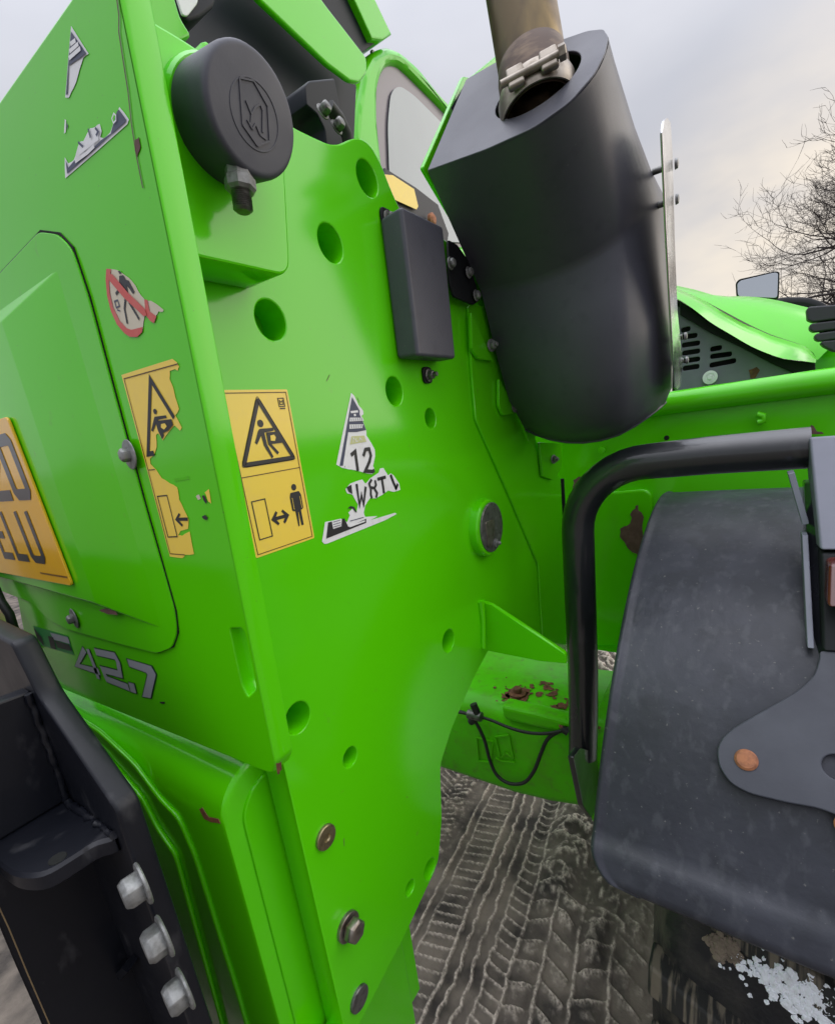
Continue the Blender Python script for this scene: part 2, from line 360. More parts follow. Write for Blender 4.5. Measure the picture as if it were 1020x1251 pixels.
def strokes(name, segs, width, fr, material, parent, off=.0006, closed=False):
    """flat printed lines: each seg a polyline of (a, b) in the frame"""
    bm = bmesh.new()
    for s in segs:
        P = [Vector((p[0], p[1])) for p in s]; L = len(P); left, right = [], []
        loop = closed and L > 2
        for i in range(L):
            a = P[i-1] if (i or loop) else P[i]; b = P[(i+1) % L] if (i < L-1 or loop) else P[i]
            d1 = (P[i]-a).normalized() if (P[i]-a).length else (b-P[i]).normalized()
            d2 = (b-P[i]).normalized() if (b-P[i]).length else d1
            n1, n2 = Vector((-d1.y, d1.x)), Vector((-d2.y, d2.x)); nn = (n1+n2)
            nn = nn.normalized() if nn.length > 1e-6 else n1
            k = min(1/max(nn.dot(n1), .35), 2.2)*width/2
            left.append(bm.verts.new(fr.at(*(P[i]+nn*k), off))); right.append(bm.verts.new(fr.at(*(P[i]-nn*k), off)))
        for i in range(L if loop else L-1):
            j = (i+1) % L; bm.faces.new((right[i], right[j], left[j], left[i]))
    bm.normal_update()
    for f in bm.faces:
        if f.normal.dot(fr.n) < 0: f.normal_flip()
    me = bpy.data.meshes.new(name); bm.to_mesh(me); bm.free()
    return place(me, name, material, parent, None)
def tag(o, label, cat, group=None, kind=None):
    o['label'] = label; o['category'] = cat
    if group: o['group'] = group
    if kind: o['kind'] = kind
def empty(name, loc):
    o = bpy.data.objects.new(name, None); COL.objects.link(o); o.location = loc; o['world_at'] = list(loc); o.empty_display_size = .1; return o
# value noise for the ground
_perm = RNG.random((256, 256))
def vnoise(x, y):
    xi, yi = np.floor(x).astype(int), np.floor(y).astype(int); fx, fy = x-xi, y-yi
    fx, fy = fx*fx*(3-2*fx), fy*fy*(3-2*fy)
    g = lambda a, b: _perm[a % 256, b % 256]
    return (g(xi, yi)*(1-fx)+g(xi+1, yi)*fx)*(1-fy) + (g(xi, yi+1)*(1-fx)+g(xi+1, yi+1)*fx)*fy
def fbm(x, y, o=4):
    s, a, t = 0, 1, 0
    for k in range(o): s = s + a*vnoise(x*2**k+17.3*k, y*2**k+5.1*k); t += a; a *= .5
    return s/t

# ================================================================== SETTING
def line_coords(lo, hi, step, far, grow=1.35):
    c = list(np.arange(lo, hi+1e-9, step)); s = step; a = c[0]; b = c[-1]; pre, post = [], []
    while a > -far: s *= grow; a -= s; pre.append(a)
    s = step
    while b < far: s *= grow; b += s; post.append(b)
    return np.array(pre[::-1] + c + post)
def ground_height(X, Y):
    v = Y - .10*(X-1.0)
    wv = v + .009*(fbm(X*9, Y*9, 3)-.5)*2 + .006*(fbm(X*40, Y*40, 2)-.5)
    g = lambda c, w: np.exp(-((wv-c)/w)**2)
    jag = lambda c, w, a, p: np.exp(-((wv - c - a*(2*np.abs((X/p) % 1 - .5)-.5))/w)**2)
    z = .0*X
    z = z + .012*g(.803, .0045) + .007*g(.772, .004)
    z = z + .012*g(.675, .006) + .012*jag(.640, .005, .005, .05) + .011*jag(.600, .005, .006, .07) + .010*jag(.562, .005, .005, .045)
    def bars(v0, v1, pitch, slant, width, h):
        inside = 1/(1+np.exp(-(wv-v0)/.003)) * 1/(1+np.exp((wv-v1)/.003))
        ph = ((X + slant*(wv-v0) + .006*fbm(X*5, Y*5, 2)) / pitch) % 1
        d = np.minimum(ph, 1-ph)*pitch
        lid = np.floor((X + slant*(wv-v0))/pitch)
        return inside*h*np.exp(-(d/width)**2)*(.55+.6*vnoise(lid*3.7, np.floor(v0*90)*np.ones_like(X)))
    z = z + bars(.682, .768, .034, .25, .0036, .012)
    z = z + bars(.500, .560, .036, -.2, .0040, .011)
    z = z + bars(.868, .93, .028, .5, .0035, .010) + bars(.94, 1.02, .030, -.5, .0035, .010)
    # big lug prints: pillows with raised rims
    def lugs(v0, v1, pitch, slant):
        inside = 1/(1+np.exp(-(wv-v0)/.003)) * 1/(1+np.exp((wv-v1)/.003))
        ph = ((X + slant*(wv-v0)) / pitch) % 1
        return inside*(.018*np.exp(-((ph-.08)/.09)**2) + .016*(ph-.5) + .006*np.sin(np.clip((wv-v0)/(v1-v0), 0, 1)*np.pi))
    z = z + .013*g(.497, .006) + lugs(.425, .495, .062, .35) + .012*g(.418, .006) + lugs(.345, .414, .066, -.5) + .012*g(.335, .006) + lugs(.25, .33, .066, .5) + .012*g(.245, .006) + lugs(.16, .24, .066, -.5) + lugs(.06, .15, .07, .4)
    z = z*np.clip(.15+1.7*fbm(X*13+70, Y*13, 3)+.5*(fbm(X*38+7, Y*38, 2)-.5), .1, 1.6) + .010*np.abs(fbm(X*16+5, Y*16, 4)-.5) + .006*np.abs(fbm(X*33, Y*33+60, 3)-.5)
    # churned clods towards the wheel
    cl = np.clip((.47 - v + .10*(fbm(X*4+3, Y*4, 2)-.5) + .16*(X-1.0))/.10, 0, 1)*np.clip((X-.95)/.25, 0, 1)
    lump = np.abs(fbm(X*11+40, Y*11, 4)-.5)*2; lump2 = fbm(X*26, Y*26+9, 4)
    z = z*(1-.75*cl) + cl*(.13*(1-lump)**1.6*fbm(X*5+8, Y*5, 2) + .07*fbm(X*6+2, Y*6, 2) + .020*lump2)
    # rough gravelly ground beside the lane
    out = np.clip((v-1.0)/.05, 0, 1) + np.clip((.04-v)/.05, 0, 1) + np.clip((X-3.5)/.2, 0, 1) + np.clip((.35-X)/.1, 0, 1)
    out = np.clip(out, 0, 1)
    edge = np.clip((v-.84)/.03, 0, 1)*.8
    z = z*(1-.8*out) + out*.020*fbm(X*28, Y*28, 4) + edge*.010*np.clip(fbm(X*45, Y*45, 3)-.45, 0, 1)*4
    z = z + .004*fbm(X*60, Y*60, 3) + .012*(fbm(X*3.1, Y*3.1, 2)-.5)
    return z
gx = line_coords(.15, 3.7, .0045, 1800, 1.28); gy = line_coords(.0, 1.35, .0042, 1800, 1.28)
GX, GY = np.meshgrid(gx, gy, indexing='ij')
near = np.exp(-(np.clip(np.hypot(GX-1.2, GY-.7)-3, 0, None)/6)**2)
dd_ = np.hypot(np.clip(np.maximum(.15-GX, GX-3.7), 0, None), np.clip(np.maximum(-GY, GY-1.35), 0, None))
fine = np.clip(1-dd_/.12, 0, 1)
GZ = .85*ground_height(GX, GY)*fine + .02*(fbm(GX*.9, GY*.9, 3)-.5)*near*(1-fine) - .012
nx_, ny_ = GX.shape
me = bpy.data.meshes.new('ground')
idx = np.arange(nx_*ny_).reshape(nx_, ny_)
quads = np.stack([idx[:-1, :-1], idx[1:, :-1], idx[1:, 1:], idx[:-1, 1:]], -1).reshape(-1)
me.vertices.add(nx_*ny_); me.vertices.foreach_set('co', np.stack([GX, GY, GZ], -1).astype(np.float32).ravel())
me.loops.add(len(quads)); me.loops.foreach_set('vertex_index', quads.astype(np.int32))
nf = len(quads)//4; me.polygons.add(nf)
me.polygons.foreach_set('loop_start', np.arange(0, nf*4, 4, dtype=np.int32)); 
me.update(calc_edges=True); me.validate()
# frost and dried silt sit on the crumbling ridge crests
att = me.attributes.new('crest', 'FLOAT', 'POINT')
sm = GZ.copy()
for _ in range(14):
    sm[1:-1, 1:-1] = (sm[:-2, 1:-1]+sm[2:, 1:-1]+sm[1:-1, :-2]+sm[1:-1, 2:]+sm[1:-1, 1:-1]*2)/6
crest = np.clip((GZ-sm)/.0042, 0, 1)*(fine > .99)
att.data.foreach_set('value', crest.astype(np.float32).ravel())
gm_ = bpy.data.materials.new('frozen_mud'); gm_.use_nodes = True; t = gm_.node_tree; b = t.nodes['Principled BSDF']
b.inputs['Roughness'].default_value = .85
at = t.nodes.new('ShaderNodeAttribute'); at.attribute_name = 'crest'
geo = t.nodes.new('ShaderNodeNewGeometry')
n1 = t.nodes.new('ShaderNodeTexNoise'); n1.inputs['Scale'].default_value = 9; n1.inputs['Detail'].default_value = 8
n2 = t.nodes.new('ShaderNodeTexNoise'); n2.inputs['Scale'].default_value = 130; n2.inputs['Detail'].default_value = 5
for n in (n1, n2): t.links.new(geo.outputs['Position'], n.inputs['Vector'])
r1 = t.nodes.new('ShaderNodeValToRGB'); e = r1.color_ramp.elements
e[0].position = .34; e[0].color = (.034, .028, .024, 1); e[1].position = .64; e[1].color = (.18, .148, .120, 1)
t.links.new(n1.outputs['Fac'], r1.inputs[0])
mm = t.nodes.new('ShaderNodeMath'); mm.operation = 'MULTIPLY'
r2 = t.nodes.new('ShaderNodeMapRange'); r2.inputs['From Min'].default_value = .35; r2.inputs['From Max'].default_value = .6; r2.inputs['To Min'].default_value = .25
t.links.new(n2.outputs['Fac'], r2.inputs['Value']); t.links.new(r2.outputs[0], mm.inputs[0]); t.links.new(at.outputs['Fac'], mm.inputs[1])
mx = t.nodes.new('ShaderNodeMix'); mx.data_type = 'RGBA'; t.links.new(mm.outputs[0], mx.inputs['Factor'])
t.links.new(r1.outputs[0], mx.inputs['A']); mx.inputs['B'].default_value = (.58, .50, .42, 1)
t.links.new(mx.outputs['Result'], b.inputs['Base Color'])
bp = t.nodes.new('ShaderNodeBump'); bp.inputs['Strength'].default_value = .6; bp.inputs['Distance'].default_value = .004
t.links.new(n2.outputs['Fac'], bp.inputs['Height']); t.links.new(bp.outputs[0], b.inputs['Normal'])
me.materials.append(gm_)
ground = bpy.data.objects.new('ground', me); COL.objects.link(ground); ground['kind'] = 'structure'
me.shade_smooth()

# ================================================================== TELEHANDLER
T = empty('telehandler', BASE)
tag(T, 'bright green telehandler with black exhaust cover, peeling warning stickers and a yellow number plate', 'telehandler')

# ---------- chassis side plate with its lightening holes
so_ = side()
plate_outline = [(.262, 1.80), (.262, .62)] + [(0.2283,0.76),(0.2871,0.7427),(0.4107,0.7699),(0.5057,0.8025),(0.5305,0.8678),(0.5455,0.9621),(0.5923,1.0017),(0.6811,1.0474),(0.756,1.0743),(1.1717,0.8468),(1.2019,0.8521),(1.233,1.0727),(1.2343,1.3286),(1.0722,1.4368),(1.0185,1.6085),(0.9286,1.7034),(0.8608,1.7499),(0.7247,1.7711),(0.6223,1.7761),(0.6016,1.7988),(0.5863,1.8229),(0.5698,1.8365),(0.5516,1.8387),(0.532,1.8311),(0.5061,1.8167),(0.4887,1.8109),(0.4608,1.8088),(0.4287,1.8074)] 
plate_outline += [(.34, 1.84)]
plate_outline = plate_outline[:2] + rounded(plate_outline[2:], .012, 3)
HOLES = [([(0.5525,1.7971)][0], .020, .019), ([(0.4666,1.7097)][0], .0195, .0195), ([(0.3591,1.6199)][0], .0185, .0185), ([(0.5518,1.551)][0], .0185, .0185),
         ([(0.635,1.5115)][0], .0145, .0145), ([(0.6138,1.1554)][0], .019, .019), ([(0.2924,1.2108)][0], .0175, .0175), ([(0.3565,1.1139)][0], .0125, .0125),
         ([(0.4793,0.8118)][0], .0165, .0165), ([(0.4263,0.8289)][0], .0115, .0115)]
side_plate = sheet('side_plate', plate_outline, so_, .036, 'green', T, [ring(c[0], c[1], a, 36, b_) for c, a, b_ in HOLES], bevel=.0018)
# closed sleeves added behind the holes to keep light out and darken them
for c, a, b_ in HOLES:
    lathe('light_stop_sleeve', [(a+.004, 0), (a+.0005, 0), (a+.0005, .055), (.001, .055), (.001, .058), (a+.004, .058)], (c[0], .4305, c[1]), (0, 1, 0), 'green_dusty', side_plate, 28)
# inner frame behind the holes
sheet('inner_frame_plate', [(.27, 1.72), (.27, .95), (.5, 1.0), (.62, 1.16), (1.15, 1.16), (1.15, 1.40), (.85, 1.60), (.60, 1.76)], side(.53), .02, 'green', T, bevel=.002)
# folded doubler welded on the front half of the plate
dbl = [(0.7826,1.6844),(0.7741,1.5851),(0.7727,1.5024),(0.8839,1.3578),(1.0288,1.1595),(1.0256,0.9292),(1.1827,0.8323),(1.2026,0.8676),(1.2136,1.1024),(1.2107,1.3216),(1.0512,1.4239),(0.9998,1.599),(0.9158,1.6951)]
sheet('doubler_plate', rounded(dbl, .006, 3), side(.395), .005, 'green', T, bevel=.002, off=.0051)
# gusset rib below: triangular web with a bright top flange
gq = [(0.7354,0.386,1.1749),(1.1725,0.386,0.853),(1.1693,0.386,0.8299),(0.7257,0.386,1.0902)]
gus = sheet('gusset', rounded([(-0.4006,1.1762),(-0.3777,1.1704),(-0.245,1.0937),(-0.243,1.0752),(-0.2901,1.0712),(-0.4036,1.0746)], .003, 2), rear(.745), .011, 'green', T, bevel=.0012)
tube('weld_bead', [(gq[0][0]-.002, .393, gq[0][2]+.006), (gq[0][0]-.001, .392, gq[0][2]-.03), (gq[3][0], .392, gq[3][2])], [.007, .005, .005], 'green', T, 10)
# pivot pin in its boss
pc = [(0.7765,1.3101)][0]
pb = lathe('pin_boss', [(.053, 0), (.052, .012), (.049, .015)], (pc[0]-.004, .395, pc[1]), (0, -1, 0), 'green', T)
pn = lathe('pivot_pin', [(.0455, .010), (.0455, .0170), (.0440, .0180)], (pc[0], .395, pc[1]), (0, -1, 0), 'pin_steel', T, 40)
lathe('grease_nipple', [(.008, .0175), (.008, .021), (.004, .022), (.004, .027), (.002, .029)], (pc[0]+.006, .395, pc[1]-.031), (0, -1, 0), 'galv', pn, 14)
sheet('keeper_tab', rounded([(pc[0]-.030, pc[1]+.016), (pc[0]+.006, pc[1]+.014), (pc[0]+.004, pc[1]-.014), (pc[0]-.016, pc[1]-.034), (pc[0]-.026, pc[1]-.03)], .006, 3), side(.395), .002, 'steel', pn, bevel=.0006, off=.0198)
# fasteners in the lower corner
c = [(0.2946,1.0473)][0]
s1 = lathe('countersunk_bolt', [(.0150, 0), (.0150, .003), (.0140, .0042), (.0055, .0042), (.0045, .002)], (c[0], .395, c[1]), (0, -1, 0), 'brass', T, 32)
c = [(0.2992,0.9021)][0]
lathe('washer', [(.0185, 0), (.0185, .004), (.0175, .005)], (c[0], .395, c[1]), (0, -1, 0), 'steel', T)
hex_bolt((c[0], .390, c[1]), (0, -1, 0), .026, .011, T, 'steel', 1, turn=.3, flange=False)
c = [(0.2933,0.7828)][0]
lathe('round_plug', [(.0165, 0), (.0165, .003), (.0155, .004), (.005, .004)], (c[0], .395, c[1]), (0, -1, 0), 'pin_steel', T)
# raised mounting pad
pad = rounded([(0.234,1.7859),(0.2527,1.7854),(0.2911,1.786),(0.3324,1.7791),(0.3751,1.7711),(0.3623,1.7353),(0.3459,1.6437),(0.2478,1.6425),(0.256,1.7687)], [.002, .01, .02, .02, .004, .01, .016, .004, .002], 6)
sheet('mounting_pad', pad, side(.345), .047, 'green', T, bevel=.002)
# round black cap with moulded badge
cn = Vector((-.0539, -1, -.2032)).normalized(); cc = Vector((.2925, .30, 1.7288))
cap = lathe('round_cap', [(.0375, -.052), (.0376, -.047), (.0382, -.006), (.0378, -.0030), (.0366, -.0010), (.0350, -.0002), (.0335, 0), (.015, .0003), (.001, .0003)], cc, cn, 'black_plastic', T, 56, smooth=180)
lathe('cap_boss', [(.0415, -.075), (.041, -.043), (.039, -.040)], cc, cn, 'green', T, 48)
cu_ = Vector((1, 0, 0)); cu_ = (cu_ - cn*cu_.dot(cn)).normalized(); cv_ = cn.cross(cu_)
cf = Frame(cc, cu_, cv_, cn)
def solid_ring(name, rx, ry, wd, fr, material, parent, ox=0, oy=0, h=.0007):
    return sheet(name, ring(ox, oy, rx, 40, ry), fr, h, material, parent, [ring(ox, oy, rx-wd, 40, ry-wd)], bevel=.0002, off=h)
solid_ring('badge_ring', .0205, .0205, .0010, cf, 'black_plastic', cap, .001, -.0015)
def raised(name, segs, wd, fr, h, material, parent):
    bm = bmesh.new()
    for s in segs:
        P = [fr.at(x, y, h*.6) for x, y in s]
        for a, b_ in zip(P, P[1:]):
            d = (b_-a); n = fr.n.cross(d).normalized()*wd/2
            vs = [bm.verts.new(q + fr.n*k) for k in (-h, h*.6) for q in (a-n, b_-n, b_+n, a+n)]
            for f in ((0,1,2,3), (4,5,6,7), (0,1,5,4), (1,2,6,5), (2,3,7,6), (3,0,4,7)): bm.faces.new([vs[i] for i in f])
    return bm_obj(bm, name, material, parent, 20)
shield = [(-.009, .014), (.001, .0165), (.0105, .007), (.0105, -.012), (.001, -.018), (-.009, -.010), (-.009, .014)]
mark = [[(-.0055, .004), (-.002, -.002), (.001, .003), (.005, .006), (.0065, .003)], [(-.0055, -.006), (-.002, -.010), (.0005, -.006), (.0035, -.011), (.008, -.012)], [(-.002, -.002), (-.0035, -.009)], [(.0065, .003), (.0055, -.009)]]
raised('badge_emblem', [[(x_*1.16, y_*1.06) for x_, y_ in s_] for s_ in [shield, *mark]], .0011, cf, .0009, 'black_plastic', cap)
# fitting below the cap
fb = [(0.2844,0.318,1.6922),(0.283,0.318,1.6781),(0.2819,0.318,1.6683)]
a_, b2_, c2_ = map(Vector, fb); ax = (c2_-a_).normalized()
ft = lathe('hose_fitting', [(.0100, -.012), (.0100, 0), (.0112, .001), (.0112, .0075), (.0090, .0095)], a_, ax, 'galv', T, 8, smooth=20)
tp = []
for k in range(9): tp += [(.0072, .0095+k*.0014), (.0063, .0102+k*.0014)]
lathe('thread', [(.0056, .0085)] + tp + [(.005, .0225)], a_, ax, 'pin_steel', ft, 22, smooth=20)

# ---------- black cover box on the side plate
pbx = [(0.5748,1.759),(0.5628,1.5907)]
bx0, bz1, bz0 = .569, 1.757, 1.592
cb = hexa('cover_box', [(bx0-.004, .394, bz0), (bx0, .362, bz0-.002), (bx0+.095, .358, bz0-.002), (bx0+.103, .394, bz0),
                  (bx0-.004, .394, bz1), (bx0, .362, bz1+.006), (bx0+.095, .358, bz1+.004), (bx0+.103, .394, bz1)], 'black_coat', T, .005)
for px, lab in (([(0.5785,1.7598)][0], 0), ([(0.6346,1.572)][0], 1)):
    sheet('mounting_ear', rounded([(px[0]-.011, px[1]-.011), (px[0]+.013, px[1]-.011), (px[0]+.013, px[1]+.012), (px[0]-.011, px[1]+.012)], .008), side(.395), .003, 'soft_black', cb, bevel=.0008, off=.0035)
    hex_bolt((px[0]+.002, .391, px[1]), (0, -1, 0), .012, .007, cb, 'pin_steel', 1.1, .006, turn=.4)

# ---------- tail panel: sheet with a thick folded edge
RX = .217
rp_ = [(-0.3107,1.7703),(-0.3389,1.2125),(-0.8343,1.1911),(-0.8969,1.2188),(-0.915,1.2675),(-0.8799,1.3423)] 
panel_outline = [(-.3125, 1.79), (-.339, 1.222), (-.352, 1.209)] + rp_[2:] + [(-1.35, 1.35), (-1.35, 1.79)]
pr_out = [(-.3135, 1.786)] + [(-.3385, 1.226)] + [(-.3465, 1.2125), (-.358, 1.2105)] + rp_[2:] + [(-1.35, 1.36), (-1.35, 1.786)]
slot = rounded([(-0.3586,1.3553),(-0.3397,1.3579),(-0.3388,1.3416),(-0.3414,1.3008),(-0.3566,1.2892),(-0.3611,1.2996)], .004, 3)
tail = sheet('tail_panel', rounded(pr_out, [.001, .004, .004, .004, .02, .02, .02, .02, .01, .01], 4), rear(RX), .021, 'green', T, [slot], bevel=.0016)
box('slot_backing', (.258, .396, 1.20), (.262, .50, 1.36), 'slot_shade_dirt', tail, 0)
# top edge return of the tail panel
box('tail_top_rail', (.2385, .47, 1.70), (.30, 1.3, 1.77), 'green', T, .004)
# access cover with a pressed bulge
cov = [(-0.4892,1.6925),(-0.4594,1.682),(-0.4441,1.6673),(-0.4394,1.631),(-0.4401,1.5657),(-0.4405,1.4681),(-0.4381,1.3634),(-0.4446,1.3398),(-0.462,1.3213),(-0.4958,1.3092),(-0.5767,1.3065),(-0.7219,1.3043),(-0.7782,1.311),(-0.8203,1.3306)]
cov_out = [(-1.25, 1.655)] + cov + [(-1.25, 1.357)]
cover = sheet('access_cover', rounded(cov_out, .008, 3), rear(RX), .0024, 'green', T, bevel=.0006, off=.0026)
gapl = [(p[0], p[1]) for p in cov_out]
sheet('cover_gasket', [(p[0]+(.0005 if p[0] > -1 else 0), p[1]+(.0016 if p[1] > 1.5 else -.0003)) for p in gapl], rear(RX), .0012, 'gap', cover, bevel=.0001, off=.0012)
bTR, bBR = [(0.215,0.4709,1.6619),(0.215,0.466,1.3402)]; fTR, fBR = [(0.2035,0.5877,1.6449),(0.2035,0.5771,1.3604)]
bz_low = bBR[2]; fz_low = fBR[2]
bul = bmesh.new()
bb = [bul.verts.new(v) for v in ((.2150, 1.24, bTR[2]), bTR, bBR, (.2150, 1.24, bz_low+.055))]
ff = [bul.verts.new(v) for v in ((.2030, 1.235, fTR[2]), fTR, fBR, (.2030, 1.235, fz_low+.02))]
bul.faces.new(ff)
for k in range(4): bul.faces.new((bb[k], bb[(k+1) % 4], ff[(k+1) % 4], ff[k]))
bmesh.ops.recalc_face_normals(bul, faces=bul.faces)
bmesh.ops.bevel(bul, geom=[e for e in bul.edges if len(e.link_faces) == 2], offset=.0016, segments=2, affect='EDGES', profile=.5)
bm_obj(bul, 'cover_bulge', 'green', cover, 60)
for p in [(0.209,0.4392,1.5084),(0.209,0.6826,1.3254)]:
    hex_bolt((.2140, p[1], p[2]), (-1, .1, 0), .0105, .0065, cover, 'galv', 1.7, 0, turn=.2)
# number plate
NX = .1995
npR = [(-0.6406,1.5638),(-0.6142,1.3785)]; 
np_top, np_bot = npR[0][1], npR[1][1]
fr_np = rear(NX)
x_r0, x_r1 = npR[0][0], npR[1][0]
nplate = sheet('number_plate', rounded([(x_r0-.26, np_bot), (x_r1, np_bot), (x_r0, np_top), (x_r0-.26, np_top)], .006, 4), fr_np, .003, 'plate_yellow', T, bevel=.0007)
def glyph(name, fr, x, y, wd, ht, segs, th, material, parent, off=.0006):
    return strokes(name, [[(x+a*wd, y+b_*ht) for a, b_ in s] for s in segs], th, fr, material, parent, off)
zero = [(-0.6615,1.5388),(-0.6511,1.543),(-0.6379,1.5426),(-0.6375,1.5316),(-0.6408,1.4874),(-0.6473,1.4813),(-0.6664,1.479),(-0.6787,1.4849)]; 
def ring_from(name, loop, th, fr, material, parent):
    return strokes(name, [loop], th, fr, material, parent, .0006, closed=True)
h_np = np_top - np_bot
def npx(u, vv): # u metres left of the plate's right edge, vv 0..1 up the plate
    return (x_r1 + (x_r0-x_r1)*vv - u, np_bot + h_np*vv)
def ngl(segs, th=.0105):
    return [[npx(*p) for p in s] for s in segs]
strokes('letter', ngl([[(.056, .86), (.051, .885), (.022, .885), (.017, .86), (.017, .59), (.022, .562), (.051, .562), (.056, .59)]]), .0125, fr_np, 'plate_ink', nplate, .0006, closed=True)
strokes('letter', ngl([[(.113, .82), (.110, .87), (.104, .885), (.084, .885), (.078, .86), (.078, .77), (.113, .62), (.113, .562), (.072, .562)]]), .0125, fr_np, 'plate_ink', nplate)
strokes('letter', ngl([[(.083, .46), (.083, .175), (.078, .148), (.054, .148), (.049, .175), (.049, .46)]]), .0095, fr_np, 'plate_ink', nplate)
strokes('letter', ngl([[(.133, .46), (.133, .148), (.099, .148)]]), .0095, fr_np, 'plate_ink', nplate)
strokes('letter', ngl([[(.149, .148), (.183, .148), (.183, .452), (.149, .452)], [(.183, .30), (.155, .30)]]), .0095, fr_np, 'plate_ink', nplate)
q = npx(.086, .052)
strokes('maker_line', ngl([[(.078-.0032*k, .055), (.078-.0032*k-.002, .055)] for k in range(24)]), .0022, fr_np, 'thin_ink', nplate)
# model name on the panel: slanted outlined figures
fz = rear(RX)
K = .0009
def poly_decal(name, pts, fr, off, material, parent): return sheet(name, pts, fr, 0, material, parent, off=off)
four = [[(-0.691,1.28),(-0.7346,1.2493),(-0.6665,1.2528)], [(-0.6806,1.2824),(-0.6774,1.2597),(-0.6769,1.2406)]]
two = [[(-0.6593,1.2822),(-0.6059,1.2858),(-0.6019,1.2785),(-0.6067,1.2615),(-0.6538,1.2583),(-0.6511,1.246),(-0.5944,1.2463)]]
md = empty('model_name', (RX, .6, 1.3)); md.parent = T; md.location = Vector((RX, .6, 1.3)) - BASE
for nm, seg in (('figure', four), ('figure', two)):
    o1 = strokes('outline', seg, .0120, fz, 'dark_outline', md, .0005)
    strokes(nm, seg, .0092, fz, 'grey_print', md, .0009)
poly_decal('outline', [(-0.5786,1.2883),(-0.5186,1.29),(-0.5136,1.28),(-0.5442,1.2431),(-0.5687,1.2395),(-0.5386,1.2746),(-0.5402,1.2765),(-0.5774,1.2765)], fz, .0005, 'dark_outline', md)
poly_decal('figure', [(-0.5747,1.2877),(-0.5208,1.2889),(-0.5161,1.2795),(-0.5455,1.244),(-0.565,1.2412),(-0.5354,1.2756),(-0.5378,1.2779),(-0.5751,1.2781)], fz, .0009, 'grey_print', md)
poly_decal('outline', [(-0.5924,1.2551),(-0.575,1.2564),(-0.5769,1.2414),(-0.5943,1.24)], fz, .0005, 'dark_outline', md)
poly_decal('point', [(-0.5907,1.2543),(-0.577,1.2554),(-0.5786,1.2422),(-0.592,1.2416)], fz, .0009, 'grey_print', md)
poly_decal('stripe', [(-0.8579,1.2902),(-0.7333,1.2922),(-0.7344,1.2643),(-0.8536,1.2593)], fz, .0004, 'emerald', md)
poly_decal('letter', [(-0.8081,1.2817),(-0.7888,1.2822),(-0.7936,1.2627),(-0.8131,1.2618)], fz, .0009, 'ink', md)
poly_decal('letter', [(-0.787,1.2779),(-0.7384,1.2787),(-0.7359,1.2701),(-0.7866,1.2669)], fz, .0009, 'ink', md)
poly_decal('letter', [(-0.8569,1.2879),(-0.8358,1.2751),(-0.8387,1.2612),(-0.8581,1.2693)], fz, .0009, 'ink', md)
poly_decal('letter_side', [(-0.7946,1.2884),(-0.7346,1.2905),(-0.7347,1.2804),(-0.792,1.2783)], fz, .0007, 'grey_print', md)

# ---------- stickers
def fig_lean(fr, P, parent, off=.0008):
    """person knocked by a load: P maps sticker zoom coordinates to the frame"""
    strokes('pictogram_head', [P(ring(293, 322, 9, 14, 12))], .0045, fr, 'ink', parent, off, closed=True)
    poly_decal('pictogram_head', P(ring(293, 322, 16, 18, 20)), fr, off, 'ink', parent)
    poly_decal('pictogram_body', P([(290, 352), (380, 347), (384, 362), (306, 366), (318, 430), (356, 514), (345, 524), (305, 440), (292, 385), (256, 433), (246, 422), (282, 362)]), fr, off, 'ink', parent)
    poly_decal('pictogram_leg', P([(330, 446), (352, 446), (396, 486), (386, 496)]), fr, off, 'ink', parent)
    poly_decal('pictogram_load', P([(318, 378), (412, 369), (424, 428), (330, 438)]), fr, off, 'ink', parent)
    poly_decal('pictogram_window', P([(336, 388), (366, 379), (378, 412), (366, 423), (338, 414)]), fr, off+.0003, 'yellow', parent)
# intact crushing-hazard sticker: 83 x 158 mm, lower half keeps a distance sign
fs = side(.395)
def ZS(pts):
    """bilinear map from the sticker's own grid to the plate; see corners below"""
    return [(SX0 + (p[0])*SKX, SZ0 + p[1]*SKZ) for p in pts]
# corners on the plate
SX0, SX1, SZB, SZT = .2835, .3635, 1.3965, 1.5545
st = sheet('warning_sticker', rounded([(SX0, SZB), (SX1, SZB), (SX1, SZT), (SX0, SZT)], .0015, 2), fs, 0, 'yellow', T, off=.0004)
strokes('border_line', [[(SX0+.0028, SZB+.0028), (SX1-.0028, SZB+.0028), (SX1-.0028, SZT-.0028), (SX0+.0028, SZT-.0028)]], .0008, fs, 'thin_ink', st, .0008, closed=True)
strokes('divider_line', [[(SX0+.003, SZB+.0785), (SX1-.003, SZB+.0785)]], .0008, fs, 'thin_ink', st, .0008)
tri = [(SX0+.0085, SZB+.0895), (SX0+.0715, SZB+.0895), (SX0+.040, SZB+.149)]
strokes('triangle', [rounded(tri, .003, 3)], .0048, fs, 'ink', st, .0008, closed=True)
strokes('triangle_halo', [rounded([(SX0+.0058, SZB+.0878), (SX0+.0742, SZB+.0878), (SX0+.040, SZB+.1528)], .003, 3)], .0006, fs, 'ink', st, .0008, closed=True)
cxs, czs = SX0+.040, SZB+.110
poly_decal('pictogram_head', ring(cxs-.0025, czs+.0165, .0036, 18), fs, .0008, 'ink', st)
def body(cx_, cz_): return [(cx_-.005, cz_+.0115), (cx_+.012, cz_+.0115), (cx_+.012, cz_+.0085), (cx_, cz_+.0075), (cx_+.0005, cz_-.004), (cx_+.0055, cz_-.0165), (cx_+.003, cz_-.018), (cx_-.0035, cz_-.005), (cx_-.0045, cz_+.005), (cx_-.0115, cz_-.003), (cx_-.0135, cz_-.001), (cx_-.0075, cz_+.009)]
poly_decal('pictogram_body', body(cxs, czs), fs, .0008, 'ink', st)
